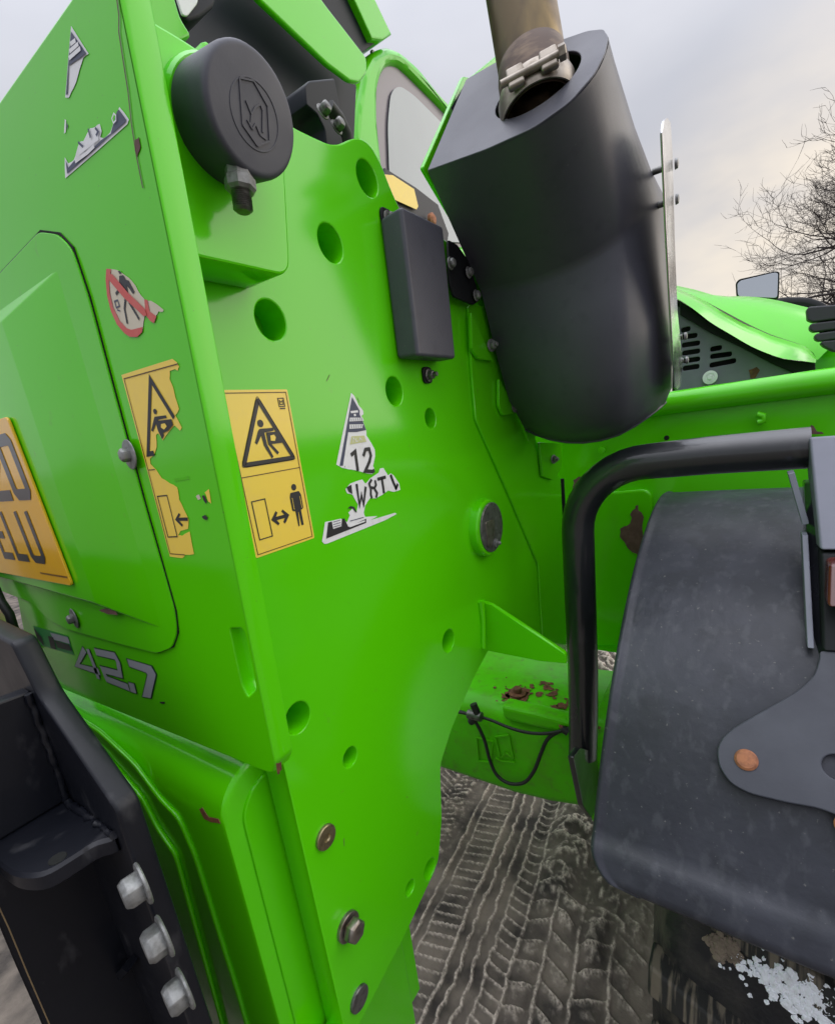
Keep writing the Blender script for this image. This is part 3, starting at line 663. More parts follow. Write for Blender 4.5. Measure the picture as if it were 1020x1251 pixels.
poly_decal('pictogram_leg', [(cxs+.002, cz_ := czs-.004), (cxs+.006, cz_), (cxs+.0135, cz_-.009), (cxs+.011, cz_-.011)], fs, .0008, 'ink', st)
poly_decal('pictogram_load', [(cxs+.002, czs-.004), (cxs+.0195, czs-.004), (cxs+.0195, czs+.0075), (cxs+.002, czs+.0075)], fs, .0011, 'ink', st)
poly_decal('pictogram_window', [(cxs+.0055, czs-.0008), (cxs+.0105, czs-.0015), (cxs+.0125, czs+.002), (cxs+.011, czs+.0048), (cxs+.006, czs+.0042)], fs, .0014, 'yellow', st)
def distance_sign(x0, z0, fr, st, man=True, arrow=2):
    strokes('machine_box', [[(x0+.0085, z0+.0165), (x0+.0245, z0+.0165), (x0+.0245, z0+.0545), (x0+.0085, z0+.0545)]], .0011, fr, 'ink', st, .0008, closed=True)
    y = z0+.0325
    if arrow == 2: poly_decal('arrow', [(x0+.027, y), (x0+.0345, y+.0075), (x0+.0365, y+.0055), (x0+.0335, y+.0018), (x0+.0445, y+.0018), (x0+.0415, y+.0055), (x0+.0435, y+.0075), (x0+.051, y), (x0+.0435, y-.0075), (x0+.0415, y-.0055), (x0+.0445, y-.0018), (x0+.0335, y-.0018), (x0+.0365, y-.0055), (x0+.0345, y-.0075)], fr, .0008, 'ink', st)
    else: poly_decal('arrow', [(x0+.027, y), (x0+.0345, y+.0075), (x0+.0365, y+.0055), (x0+.0335, y+.0018), (x0+.0405, y+.0018), (x0+.0405, y-.0018), (x0+.0335, y-.0018), (x0+.0365, y-.0055), (x0+.0345, y-.0075)], fr, .0008, 'ink', st)
    if man:
        mxx, mz = x0+.064, z0+.018
        poly_decal('standing_head', ring(mxx, mz+.0415, .0034, 18), fr, .0008, 'ink', st)
        poly_decal('standing_body', rounded([(mxx-.0018, mz), (mxx-.0035, mz), (mxx-.0040, mz+.017), (mxx-.0052, mz+.0165), (mxx-.0078, mz+.018), (mxx-.0080, mz+.032), (mxx-.006, mz+.0365), (mxx+.006, mz+.0365), (mxx+.0080, mz+.032), (mxx+.0078, mz+.018), (mxx+.0052, mz+.0165), (mxx+.0040, mz+.017), (mxx+.0040, mz), (mxx+.0008, mz), (mxx+.0004, mz+.015), (mxx-.0004, mz+.015)], .0008, 2), fr, .0008, 'ink', st)
        strokes('arm_line', [[(mxx-.0054, mz+.0185), (mxx-.0054, mz+.031)], [(mxx+.0054, mz+.0185), (mxx+.0054, mz+.031)]], .0006, fr, 'yellow', st, .0012)
distance_sign(SX0, SZB, fs, st)
strokes('maker_mark', [rect(SX0+.065, SZB+.1415, SX0+.0725, SZB+.1495), [(SX0+.0667, SZB+.1435), (SX0+.0667, SZB+.1475), (SX0+.0688, SZB+.1455), (SX0+.0709, SZB+.1475), (SX0+.0709, SZB+.1435)], ], .0009, fs, 'ink', st, .0008, closed=True)
strokes('maker_line', [[(SX0+.0655, SZB+.1395), (SX0+.0725, SZB+.1395)]], .0012, fs, 'ink', st, .0008)

# the same sticker torn, on the tail panel
fR = rear(RX)
torn = [(-0.4238,1.5708),(-0.3476,1.5698),(-0.343,1.5665),(-0.3416,1.5633),(-0.3441,1.5613),(-0.3475,1.5628),(-0.3545,1.5626),(-0.3574,1.5573),(-0.3554,1.5516),(-0.3556,1.5443),(-0.3544,1.5356),(-0.3613,1.5318),(-0.3568,1.5222),(-0.3604,1.5204),(-0.3656,1.5247),(-0.3738,1.5217),(-0.3874,1.5154),(-0.3912,1.5213),(-0.3955,1.5201),(-0.399,1.511),(-0.4048,1.5059),(-0.4141,1.5027),(-0.4151,1.4985),(-0.4085,1.4932),(-0.4034,1.4859),(-0.393,1.4812),(-0.3839,1.4776),(-0.3841,1.4727),(-0.3855,1.4674),(-0.3821,1.4592),(-0.3788,1.4506),(-0.3833,1.4426),(-0.3955,1.4407),(-0.4011,1.4367),(-0.3948,1.4365),(-0.3817,1.4404),(-0.3827,1.4323),(-0.3837,1.4207),(-0.3977,1.4194),(-0.404,1.4161),(-0.4236,1.4166)]
st2 = sheet('torn_warning_sticker', wob(torn, .0004, 2, 3), fR, 0, 'yellow', T, off=.0004, label='torn half of a yellow crushing-hazard sticker')
strokes('border_line', [[(-0.3418,1.5654),(-0.4209,1.5674),(-0.4216,1.4195),(-0.3977,1.4194)]], .0008, fR, 'thin_ink', st2, .0008)
strokes('divider_line', [[(-0.4204,1.4936),(-0.4099,1.4936)]], .0008, fR, 'thin_ink', st2, .0008)
strokes('triangle', [[(-0.4049,1.5067),(-0.4145,1.5066),(-0.3826,1.5612),(-0.3635,1.5303)]], .0040, fR, 'ink', st2, .0008)
poly_decal('pictogram_head', [(-0.3887,1.5397),(-0.3859,1.5397),(-0.3846,1.5377),(-0.3867,1.5356),(-0.3895,1.5362),(-0.39,1.5383)], fR, .0008, 'ink', st2)
poly_decal('pictogram_body', [(-0.39,1.5341),(-0.3737,1.5333),(-0.3733,1.5312),(-0.3862,1.5314),(-0.3874,1.526),(-0.383,1.5192),(-0.3874,1.5164),(-0.3902,1.5234),(-0.3905,1.5289),(-0.3981,1.5233),(-0.4002,1.5244),(-0.392,1.5323)], fR, .0008, 'ink', st2)
poly_decal('pictogram_load', [(-0.3866,1.5306),(-0.3671,1.5297),(-0.3667,1.5254),(-0.3757,1.5219),(-0.3844,1.5207),(-0.3875,1.5247)], fR, .0010, 'ink', st2)
poly_decal('pictogram_window', [(-0.3825,1.5276),(-0.3769,1.5277),(-0.3751,1.5252),(-0.3801,1.5231),(-0.3837,1.5251)], fR, .0013, 'yellow', st2)
strokes('machine_box', [[(-0.4174,1.471),(-0.4019,1.4714),(-0.4026,1.4356),(-0.4177,1.4349)]], .0010, fR, 'ink', st2, .0008, closed=True)
poly_decal('arrow', [(-0.3989,1.4506),(-0.3905,1.4563),(-0.389,1.4551),(-0.3929,1.4522),(-0.379,1.4525),(-0.38,1.4496),(-0.3931,1.4496),(-0.3889,1.4461),(-0.3912,1.4446)], fR, .0008, 'ink', st2)
poly_decal('scrap', wob([(-0.3472,1.4721),(-0.3404,1.4746),(-0.3422,1.4632),(-0.3452,1.4649),(-0.346,1.4689)], .0003, 2, 5), fR, .0004, 'yellow', st2)
poly_decal('scrap', wob([(-0.3515,1.4696),(-0.3481,1.47),(-0.3465,1.4649),(-0.349,1.4633),(-0.351,1.4663)], .0003, 2, 6), fR, .0007, 'ink', st2)
poly_decal('scrap', wob([(-0.3582,1.4534),(-0.3534,1.4546),(-0.3506,1.4524),(-0.3534,1.4502),(-0.3576,1.4513)], .0003, 2, 7), fR, .0007, 'ink', st2)
poly_decal('scrap', wob([(-0.3604,1.4695),(-0.3552,1.4708),(-0.3542,1.4675),(-0.3588,1.4665)], .0004, 2, 8), fR, .0004, 'cream', st2)
poly_decal('glue_stain', wob([(-0.3862,1.4847),(-0.3635,1.4856),(-0.3634,1.4832),(-0.3848,1.4822)], .0006, 2, 9), fR, .0003, 'green_dusty', st2)
# torn no-entry roundel
rnd = [(-0.4042,1.6433),(-0.398,1.6415),(-0.3903,1.6388),(-0.3845,1.6352),(-0.3774,1.6303),(-0.3715,1.6237),(-0.3683,1.6173),(-0.3642,1.6129),(-0.3564,1.6102),(-0.344,1.6015),(-0.3455,1.6008),(-0.3507,1.6021),(-0.3546,1.6004),(-0.3562,1.5981),(-0.3595,1.5962),(-0.3634,1.5984),(-0.3661,1.6022),(-0.3691,1.6035),(-0.3729,1.5999),(-0.3777,1.5937),(-0.3858,1.5921),(-0.3958,1.5941),(-0.402,1.5977),(-0.4099,1.6059),(-0.4135,1.616),(-0.4132,1.6271),(-0.4092,1.637)]
nr = sheet('no_entry_sticker', wob(rnd, .0003, 2, 11), fR, 0, 'cream', T, off=.0004, label='torn red and cream no-entry roundel')
poly_decal('ring', [(-0.4042,1.6433),(-0.398,1.6415),(-0.4,1.6392),(-0.4046,1.6359),(-0.4083,1.6277),(-0.4088,1.6178),(-0.4047,1.6076),(-0.3973,1.6005),(-0.3915,1.5982),(-0.3811,1.5973),(-0.3755,1.5969),(-0.3777,1.5937),(-0.3858,1.5921),(-0.3958,1.5941),(-0.402,1.5977),(-0.4099,1.6059),(-0.4135,1.616),(-0.4132,1.6271),(-0.4092,1.637)], fR, .0008, 'red', nr)
poly_decal('bar', [(-0.4022,1.6397),(-0.3972,1.6376),(-0.3824,1.6216),(-0.3662,1.6073),(-0.3654,1.6027),(-0.3695,1.6028),(-0.3894,1.6197),(-0.4037,1.6352)], fR, .0012, 'red', nr)
poly_decal('ring', [(-0.3642,1.6129),(-0.3606,1.6119),(-0.3612,1.6044),(-0.3543,1.5995),(-0.3595,1.5962),(-0.3634,1.5984),(-0.3674,1.6032)], fR, .0008, 'red', nr)
poly_decal('pictogram_body', [(-0.3892,1.6346),(-0.3834,1.6336),(-0.3815,1.6301),(-0.3783,1.6288),(-0.3743,1.6203),(-0.3772,1.6196),(-0.3822,1.6268),(-0.3833,1.6213),(-0.3867,1.621),(-0.3916,1.6271),(-0.3919,1.63)], fR, .0008, 'ink', nr)
strokes('pictogram_limb', [[(-0.3885,1.6195),(-0.3934,1.6134),(-0.3948,1.6032)], [(-0.3851,1.616),(-0.3772,1.6026)], [(-0.3915,1.6273),(-0.4003,1.6249)]], .0021, fR, 'ink', nr, .0008)
poly_decal('pictogram_head', [(-0.3894,1.6377),(-0.3863,1.6372),(-0.3853,1.6354),(-0.388,1.6354)], fR, .0008, 'ink', nr)
strokes('maker_mark', [[(-0.4047,1.621),(-0.4,1.6208),(-0.3994,1.6166),(-0.4045,1.6164)]], .0011, fR, 'navy', nr, .0008, closed=True)
strokes('maker_line', [[(-0.4041,1.6149),(-0.4003,1.6133)]], .0010, fR, 'navy', nr, .0008)
# security triangle, torn, on the tail panel
tt = [(-0.3715,1.775),(-0.3594,1.755),(-0.3668,1.7561),(-0.3741,1.7534),(-0.382,1.7497),(-0.392,1.7477),(-0.396,1.7467),(-0.4004,1.7487),(-0.3849,1.763)]
s3 = sheet('torn_security_triangle', wob(tt, .0003, 2, 13), fR, 0, 'white', T, off=.0004, label='torn blue-grey security triangle on the tail panel')
poly_decal('print', [(-0.3727,1.7725),(-0.3615,1.7561),(-0.3691,1.7571),(-0.3851,1.7598),(-0.3956,1.7486),(-0.3983,1.7488),(-0.3837,1.7625)], fR, .0008, 'navy', s3)
strokes('small_print', [[(-0.3764,1.7673),(-0.3693,1.7662)], [(-0.3795,1.7648),(-0.3671,1.7634)], [(-0.382,1.7623),(-0.3661,1.7606)]], .0022, fR, 'white', s3, .0012)
for pl_ in ("328 595 336 600 334 660 324 666", "340 615 344 640 336 650"):
    pass
poly_decal('scrap', [(-0.4082,1.7391),(-0.4068,1.7379),(-0.4114,1.7326),(-0.4143,1.7328)], fR, .0004, 'white', s3)
poly_decal('scrap', [(-0.4068,1.7365),(-0.4064,1.7343),(-0.4097,1.7331)], fR, .0004, 'navy', s3)
t4 = [(-0.4218,1.7211),(-0.4193,1.7164),(-0.4108,1.7153),(-0.4031,1.7186),(-0.3974,1.7211),(-0.3918,1.7198),(-0.3842,1.7217),(-0.379,1.7226),(-0.3731,1.7209),(-0.3665,1.7202),(-0.3663,1.716),(-0.3697,1.7139),(-0.3659,1.7119),(-0.3566,1.7117),(-0.3488,1.7153),(-0.3434,1.7176),(-0.3399,1.7189),(-0.3328,1.7093),(-0.3356,1.7081),(-0.4291,1.7103)]
poly_decal('scrap', wob(t4, .0003, 2, 15), fR, .0004, 'white', s3)
poly_decal('print', [(-0.4209,1.7189),(-0.4201,1.7138),(-0.4087,1.7145),(-0.3815,1.7119),(-0.3689,1.7118),(-0.3559,1.7106),(-0.3434,1.7176),(-0.3406,1.7177),(-0.3351,1.71),(-0.3369,1.7094),(-0.424,1.7114)], fR, .0008, 'navy', s3)
strokes('small_print', [[(-0.4079,1.7132),(-0.3908,1.712)], [(-0.4013,1.7155),(-0.3711,1.7138)], [(-0.3909,1.7118),(-0.3784,1.7119)]], .0022, fR, 'white', s3, .0012)
strokes('print', [[(-0.3974,1.7211),(-0.3925,1.7165)], [(-0.3805,1.7226),(-0.3804,1.7173)], [(-0.3718,1.7198),(-0.3694,1.7166),(-0.373,1.7157)]], .0016, fR, 'navy', s3, .0012)
strokes('registered_mark', [[(-0.3496,1.7162),(-0.3461,1.7176),(-0.3444,1.7158),(-0.3457,1.7136),(-0.3491,1.7135)]], .0009, fR, 'white', s3, .0014, closed=True)
# security triangle on the side plate
ZA = "380,470,5.957"
ta = [(0.4624,1.5499),(0.4672,1.5467),(0.473,1.5353),(0.48,1.5286),(0.4796,1.5245),(0.4753,1.523),(0.4765,1.5172),(0.4804,1.5054),(0.4794,1.4987),(0.4873,1.4879),(0.4918,1.4805),(0.4907,1.472),(0.4837,1.4606),(0.4853,1.4551),(0.48,1.4506),(0.4681,1.4532),(0.4508,1.4591),(0.4364,1.4627),(0.4261,1.4657),(0.4171,1.4706)]
s4 = sheet('security_triangle', wob(ta, .0003, 2, 17), fs, 0, 'white', T, off=.0004, label='white torn security triangle with black figures')
poly_decal('print', [(0.4628,1.5451),(0.4732,1.5288),(0.4718,1.5248),(0.4757,1.517),(0.4799,1.5054),(0.4616,1.5043),(0.4462,1.5054),(0.4279,1.4679),(0.4223,1.4687)], fs, .0007, 'navy', s4)
poly_decal('band', [(0.4506,1.5174),(0.4778,1.5168),(0.4765,1.5205),(0.4527,1.5217)], fs, .0010, 'white', s4)
poly_decal('band', [(0.4491,1.5089),(0.4736,1.5082),(0.4757,1.5127),(0.4503,1.5139)], fs, .0010, 'white', s4)
strokes('small_print', [[(0.4559,1.5279),(0.4695,1.5283)], [(0.4608,1.5242),(0.4644,1.5244)]], .0026, fs, 'white', s4, .0010)
for kx in range(6):
    pass
strokes('small_print', [[(p[0], p[1]), (q_[0], q_[1])] for p, q_ in zip([(0.4544,1.5207),(0.4584,1.5208),(0.4625,1.5206),(0.4666,1.5205),(0.4707,1.5205),(0.4738,1.5203),(0.4531,1.5131),(0.4576,1.513),(0.4616,1.5129),(0.4657,1.5126),(0.4699,1.5125),(0.473,1.5125)], [(0.4542,1.5178),(0.4582,1.5178),(0.4623,1.5177),(0.4664,1.5175),(0.4705,1.5174),(0.4742,1.5174),(0.4527,1.5093),(0.4572,1.5091),(0.4612,1.509),(0.4653,1.5089),(0.4695,1.5088),(0.4732,1.5087)])], .0008, fs, 'navy', s4, .0014)
poly_decal('band', [(0.451,1.5002),(0.4749,1.4991),(0.4771,1.4914),(0.4457,1.491)], fs, .0008, 'pale_yellow', s4)
strokes('small_print', [[(0.4517,1.4928),(0.4531,1.4984),(0.455,1.4958)], [(0.4579,1.4972),(0.457,1.4937),(0.4612,1.4936)], [(0.4638,1.4937),(0.4652,1.4972),(0.4686,1.4938)]], .0010, fs, 'white', s4, .0012)
strokes('figure', [[(0.4448,1.4785),(0.4532,1.4819),(0.4527,1.4583)]], .0046, fs, 'ink', s4, .0010)
strokes('figure', [[(0.4672,1.4747),(0.4728,1.4822),(0.4804,1.4821),(0.4818,1.4738),(0.4773,1.4666),(0.4666,1.4564),(0.4807,1.4537),(0.4846,1.4549)]], .0046, fs, 'ink', s4, .0010)
tb = [(0.4261,1.4405),(0.4353,1.4455),(0.4457,1.4464),(0.459,1.4469),(0.4638,1.4409),(0.4747,1.4462),(0.4928,1.4505),(0.4969,1.4553),(0.5043,1.4552),(0.5123,1.4441),(0.5183,1.446),(0.5244,1.4423),(0.5344,1.4295),(0.535,1.4208),(0.5194,1.4207),(0.5078,1.4246),(0.4949,1.4214),(0.4797,1.4191),(0.4689,1.4217),(0.4626,1.4184),(0.4567,1.4143),(0.4521,1.4065),(0.4534,1.4006),(0.4608,1.3993),(0.4773,1.3966),(0.4566,1.3931),(0.4196,1.3948),(0.4178,1.3935),(0.4184,1.4002),(0.4264,1.4086),(0.4243,1.4124),(0.4327,1.4157),(0.4389,1.4093),(0.4438,1.4186),(0.4366,1.4319),(0.4278,1.4352)]
poly_decal('scrap', wob(tb, .0003, 2, 19), fs, .0004, 'white', s4)
strokes('figure', [[(0.4465,1.4434),(0.446,1.4168),(0.4526,1.429),(0.4539,1.4163),(0.4627,1.4373)]], .0042, fs, 'ink', s4, .0010)
strokes('figure', [[(0.4765,1.4442),(0.4704,1.4399),(0.4714,1.4348),(0.4794,1.4327),(0.4837,1.4363),(0.4828,1.4423)], [(0.472,1.4326),(0.4704,1.4258),(0.4716,1.421)], [(0.4797,1.4313),(0.4834,1.4252),(0.4799,1.4201)]], .0036, fs, 'ink', s4, .0010)
strokes('figure', [[(0.4881,1.4427),(0.5059,1.4429)], [(0.4974,1.4424),(0.4976,1.4227)]], .0042, fs, 'ink', s4, .0010)
strokes('figure', [[(0.517,1.4443),(0.5219,1.4315),(0.5264,1.4232)], [(0.5305,1.4298),(0.5239,1.4233)]], .0042, fs, 'ink', s4, .0010)
poly_decal('figure', [(0.4279,1.4426),(0.4369,1.4439),(0.4363,1.4328),(0.4306,1.4364)], fs, .0010, 'ink', s4)
poly_decal('figure', [(0.4236,1.4176),(0.4298,1.4194),(0.436,1.4168),(0.4389,1.4093),(0.4361,1.4106),(0.4327,1.4157)], fs, .0010, 'ink', s4)
tcn = [(0.3834,1.4099),(0.3875,1.4098),(0.3946,1.409),(0.4097,1.4081),(0.4197,1.4016),(0.4524,1.3985),(0.4772,1.3961),(0.4625,1.3944),(0.5161,1.3925),(0.5195,1.3902),(0.4931,1.3875),(0.3819,1.3852),(0.3765,1.3861),(0.3736,1.3898)]
poly_decal('scrap', wob(tcn, .0002, 2, 21), fs, .0005, 'white', s4)
poly_decal('print', [(0.388,1.4085),(0.394,1.4083),(0.3941,1.3993),(0.4083,1.3992),(0.4113,1.4077),(0.4156,1.4072),(0.4198,1.3956),(0.4544,1.398),(0.4532,1.393),(0.3806,1.3912)], fs, .0009, 'ink', s4)
strokes('barcode', [[(0.3955,1.4071),(0.4077,1.4068)], [(0.3953,1.4043),(0.408,1.4038)], [(0.395,1.4014),(0.4078,1.401)]], .0007, fs, 'navy', s4, .0010)
strokes('small_print', [[(0.4215,1.3957),(0.4512,1.3958)]], .0020, fs, 'white', s4, .0012)
strokes('small_print', [[(0.4243,1.4019),(0.4502,1.4008)]], .0010, fs, 'navy', s4, .0010)

# ---------- chassis tail box under the panel
prof = [(.205, .55), (.205, 1.10)] + [(.205+.05*(1-math.cos(a)), 1.118+.052*math.sin(a)) for a in [math.radians(10*k) for k in range(10)]] + [(.45, 1.17), (.45, .55)]
tb_ = loft('tail_box', [[(x+ox, y, z-oz) for x, z in prof] for y, ox, oz in ((.4385, .006, .006), (.4395, .002, .0025), (.4425, 0, 0), (1.3, 0, 0))], 'green', T, closed=True, caps=True, smooth=40)
sheet('side_pressing', rounded([(.222, .5), (.43, .5), (.43, 1.145), (.25, 1.145), (.226, 1.12)], [.002, .002, .002, .02, .02]), side(.4385), .005, 'green', tb_, bevel=.002, off=.003)
lay = [(-0.6878,1.1713),(-0.6058,1.1473),(-0.5627,1.1111),(-0.5287,1.0994),(-0.5159,1.0509),(-0.5122,0.8249),(-0.5205,0.5886)]
sheet('tail_pressing', rounded([(-1.25, .5)] + lay[::-1] + [(-1.25, lay[0][1]+.03)], .012, 4), rear(.205), .006, 'green', tb_, bevel=.0025, off=.0055)
lay2 = [(-0.6861,1.1447),(-0.601,1.1045),(-0.5827,1.0642),(-0.554,1.0379),(-0.5752,0.7497),(-0.6002,0.496)]
sheet('tail_pressing', rounded([(-1.25, .5)] + lay2[::-1] + [(-1.25, lay2[0][1]+.03)], .012, 4), rear(.1995), .006, 'green', tb_, bevel=.0025, off=.0055)

# ---------- tow hitch
HX = .108
hp = sheet('hitch_plate', rounded([(-.39, .5), (-.39, 1.246), (-.478, 1.322), (-.498, 1.370), (-1.05, 1.40), (-1.05, .5)], [.002, .008, .01, .006, .02, .002]), rear(HX), .018, 'hitch_black', T, bevel=.003)
hw = sheet('hitch_web', [(-.1, 1.216), (.1075, 1.216), (.1075, 1.326), (-.1, 1.338)], side(.495), .016, 'hitch_black', hp, bevel=.002)
lw = [(0.0377,1.2204),(0.0419,1.16),(0.0415,1.1388),(0.0406,1.0832),(0.0403,1.0217),(0.0357,0.8581)] + [(.1075, .55), (.1075, 1.198), (-.05, 1.198)]
sheet('hitch_web', lw, side(.5), .02, 'hitch_black', hp, bevel=.003)
jaw = rounded([(.1075, .403), (.094, .4155), (.083, .416), (.061, .4185), (.050, .440), (.047, .47), (.050, .62), (.1075, .62)], .012, 4)
loft('hitch_jaw', [[(x+dx, y+dy, z) for x, y in jaw] for z, dx, dy in ((1.199, .002, .002), (1.201, 0, 0), (1.2125, 0, 0), (1.2150, .002, .002))], 'hitch_black', hp, closed=True, caps=True, smooth=40)
q = [(0.0734,0.4263,1.215)][0]
lathe('pin_hole', [(.0062, 0), (.006, .0004), (.003, .0002)], (q[0], q[1], 1.2151), (0, 0, 1), 'gap', hp, 24)
for k in range(3):
    p = [(0.107,0.3771,1.1833),(0.107,0.3698,1.1333),(0.107,0.3639,1.0796)][k]
    hex_bolt((.1075, p[1], p[2]), (-1, .18, 0), .0225, .0135, hp, 'galv', 1.05, 0, turn=.35+.5*k)
rr = random.Random(4)
wp = [(p[0]+rr.uniform(-.001, .001), p[1]+rr.uniform(-.001, .001), p[2]) for p in spline([(.106, .493, 1.325), (.106, .493, 1.29), (.106, .493, 1.25), (.105, .493, 1.217)], 8)]
tube('weld_bead', wp, [.0026+.0012*rr.random() for _ in wp], 'hitch_black', hp, 8)
wp = [(p[0]+rr.uniform(-.001, .001), p[1]+rr.uniform(-.001, .001), p[2]+rr.uniform(-.001, .001)) for p in spline([(.106, .405, 1.216), (.106, .44, 1.216), (.105, .49, 1.216)], 8)]
tube('weld_bead', wp, [.0022+.0016*rr.random() for _ in wp], 'hitch_black', hp, 8)
g0 = [(0.095,0.8736,0.6261),(0.095,0.4595,1.0429),(0.095,0.4734,1.0382),(0.095,0.9143,0.6058)]
loft('lower_gusset', [[(p[0], p[1], p[2]) for p in g0], [(.1075, p[1]+.004, p[2]) for p in g0]], 'hitch_black', hp, closed=True, caps=True)
q = [(0.1075,0.5896,0.9428)][0]
lathe('small_screw', [(.004, 0), (.0038, .003), (.001, .0038)], (.1075, q[1], q[2]), (-1, 0, 0), 'rust', hp, 14)
oc = [(0.0411,0.502,1.1632),(0.0413,0.502,1.1359),(0.0403,0.502,1.0821),(0.0397,0.502,1.0168)]
tube('dirt_rim', oc, .0022, 'ochre', hp, 8)

# rear lamp and hose at the left
q = [(0.235,1.1376,1.2758)][0]
lp = lathe('tail_lamp', [(.060, 0), (.060, .02), (.05, .028), (.001, .03)], (.25, q[1]+.012, q[2]), (-1, 0, 0), 'pink', T, 32)
tube('hose', [(0.2,0.9057,1.374),(0.2,0.8939,1.3306),(0.2,0.8766,1.3133),(0.2,0.8809,1.2841),(0.2,0.9191,1.2401)], .006, 'cable', T, 12)

# ---------- exhaust cover: back plate, bent shell, slanted top with the pipe collar
AP = (.668, .385, 1.84)
sn = Vector((-1.11, 0, 1)).normalized(); sv = Vector((1, 0, 1.11)).normalized()
slant = Frame(AP, (0, -1, 0), sv, sn)
bk = [(0.6711,1.8417),(0.8212,2.0069),(0.8444,2.0145),(1.1099,2.1966)] + [(1.22, 1.93), (1.24, 1.50), (1.0, 1.44)] + [(0.9901,1.4571),(0.9112,1.5436),(0.8867,1.6162),(0.8876,1.6966),(0.7648,1.7864)]
sheet('cover_back_plate', rounded(bk, .004, 3), side(.384), .007, 'green', T, bevel=.0015)
top2d = [(0.0136,-0.014),(0.1051,-0.0318),(0.1647,-0.0339),(0.2029,-0.0156),(0.2249,0.021),(0.2311,0.0583),(0.2301,0.0924),(0.2207,0.1205),(0.1998,0.1393),(0.0606,0.2024),(0.0128,0.2021)]
hole_c = [(0.1486,0.0663)][0]
ec = sheet('exhaust_cover', rounded(top2d, [.001, .01, .01, .01, .01, .008, .006, .006, .006, .004, .003], 3), slant, .004, 'black_coat', T,
           [ring(hole_c[0], hole_c[1], .0535, 40, .056)], bevel=.001)
V = [slant.at(a, b_, -.002) for a, b_ in top2d]
def resample(P, n):
    P = [Vector(p) for p in P]; L = [0]
    for a, b_ in zip(P, P[1:]): L.append(L[-1]+(b_-a).length)
    out = []
    for k in range(n):
        s = L[-1]*k/(n-1); i = max(j for j in range(len(L)) if L[j] <= s+1e-12); i = min(i, len(P)-2)
        out.append(P[i].lerp(P[i+1], (s-L[i])/max(L[i+1]-L[i], 1e-9)))
    return out
loopV = resample(spline(V[:8], 4), 28) + resample(V[8:] + [slant.at(.004, .14, -.002)], 22)
hidC = [(.945, .119, 1.80), (1.02, .124, 1.80), (1.10, .16, 1.79), (1.16, .25, 1.77), (1.19, .381, 1.75)]
cz_ = [(0.817,0.381,1.7054)] + [(0.8073,0.3,1.6963)] + [(0.8112,0.222,1.704)] + [(0.8302,0.165,1.727)] + [(0.8842,0.138,1.7575)] + [(0.9005,0.124,1.7773)]
loopC = resample(spline(cz_, 5), 28) + resample(spline(hidC, 5), 22)
md1 = [(0.8581,0.381,1.6109)] + [(0.8247,0.3,1.5844)] + [(0.8165,0.228,1.58)] + [(0.8273,0.172,1.5879)] + [(0.8675,0.141,1.6022)] + [(0.9246,0.125,1.6196)]
md1h = [(.97, .119, 1.62), (1.04, .119, 1.61), (1.12, .145, 1.60), (1.19, .25, 1.60), (1.21, .381, 1.60)]
loopM = resample(spline(md1, 5), 28) + resample(spline(md1h, 5), 22)
lo1 = [(0.9021,0.381,1.5279)] + [(0.8702,0.31,1.4982)] + [(0.8594,0.238,1.4874)] + [(0.8683,0.182,1.4935)] + [(0.9177,0.148,1.5127)] + [(0.9784,0.129,1.5312)]
lo1h = [(1.03, .121, 1.51), (1.09, .122, 1.516), (1.15, .15, 1.51), (1.20, .25, 1.50), (1.22, .381, 1.50)]
loopL = resample(spline(lo1, 5), 28) + resample(spline(lo1h, 5), 22)
bt = [(0.9767,0.381,1.4691)] + [(0.9559,0.33,1.4481)] + [(0.9628,0.27,1.4342)] + [(0.9705,0.21,1.4389)] + [(0.9668,0.16,1.4605)] + [(1.0065,0.135,1.4829)]
bth = [(1.06, .131, 1.488), (1.10, .134, 1.490), (1.15, .160, 1.488), (1.20, .25, 1.475), (1.21, .381, 1.47)]
loopB = resample(spline(bt, 5), 28) + resample(spline(bth, 5), 22)
def soften(P, lo=18, hi=38, n=14):
    P = list(P)
    for _ in range(n):
        P = [P[i] if (i < lo or i > hi) else (P[i-1]+P[i]*2+P[i+1])/4 for i in range(len(P))]
    return P
loopC, loopM, loopL, loopB = [soften(P_, 20, 36, 8) for P_ in (loopC, loopM, loopL, loopB)]
def mixl(a, b_, t): return [p.lerp(q_, t) for p, q_ in zip(a, b_)]
floor_ = [p.lerp(Vector((1.09, .33, 1.452)), .5) for p in loopB]
rows = [loopV, mixl(loopV, loopC, .03), mixl(loopV, loopC, .5), mixl(loopV, loopC, .95), loopC, mixl(loopC, loopM, .07), mixl(loopC, loopM, .5), loopM, mixl(loopM, loopL, .5), loopL, mixl(loopL, loopB, .6), loopB, floor_]
loft('cover_shell', rows, 'black_coat', ec, smooth=62)
# exhaust pipe
P0 = slant.at(hole_c[0]-.003, hole_c[1]+.004, 0)
CD = -.052
P1 = Vector([(0.742,0.2623,2.0087)][0]); ax = (P1-P0).normalized()
pipe = lathe('exhaust_pipe', [(.0385, -.03), (.0385, .02), (.0408, .024), (.0408, .6), (.038, .6), (.038, .45)], P0, ax, 'pipe', T, 48, caps=False, smooth=40)
lathe('pipe_socket', [(.041, -.04), (.041, -.02), (.0432, -.018), (.0432, .012), (.0409, .026)], P0, ax, 'pipe_burnt', pipe, 48, caps=False, smooth=30)
clamp = lathe('pipe_clamp', [(.0445, .012+CD), (.0462, .012+CD), (.0475, .016+CD), (.0475, .036+CD), (.0462, .040+CD), (.0445, .040+CD)], P0, ax, 'clamp', T, 48, caps=False, smooth=30)
tocam = (Vector((0, 0, 1.5))-P0); tocam = (tocam - ax*tocam.dot(ax)).normalized(); sidev = ax.cross(tocam)
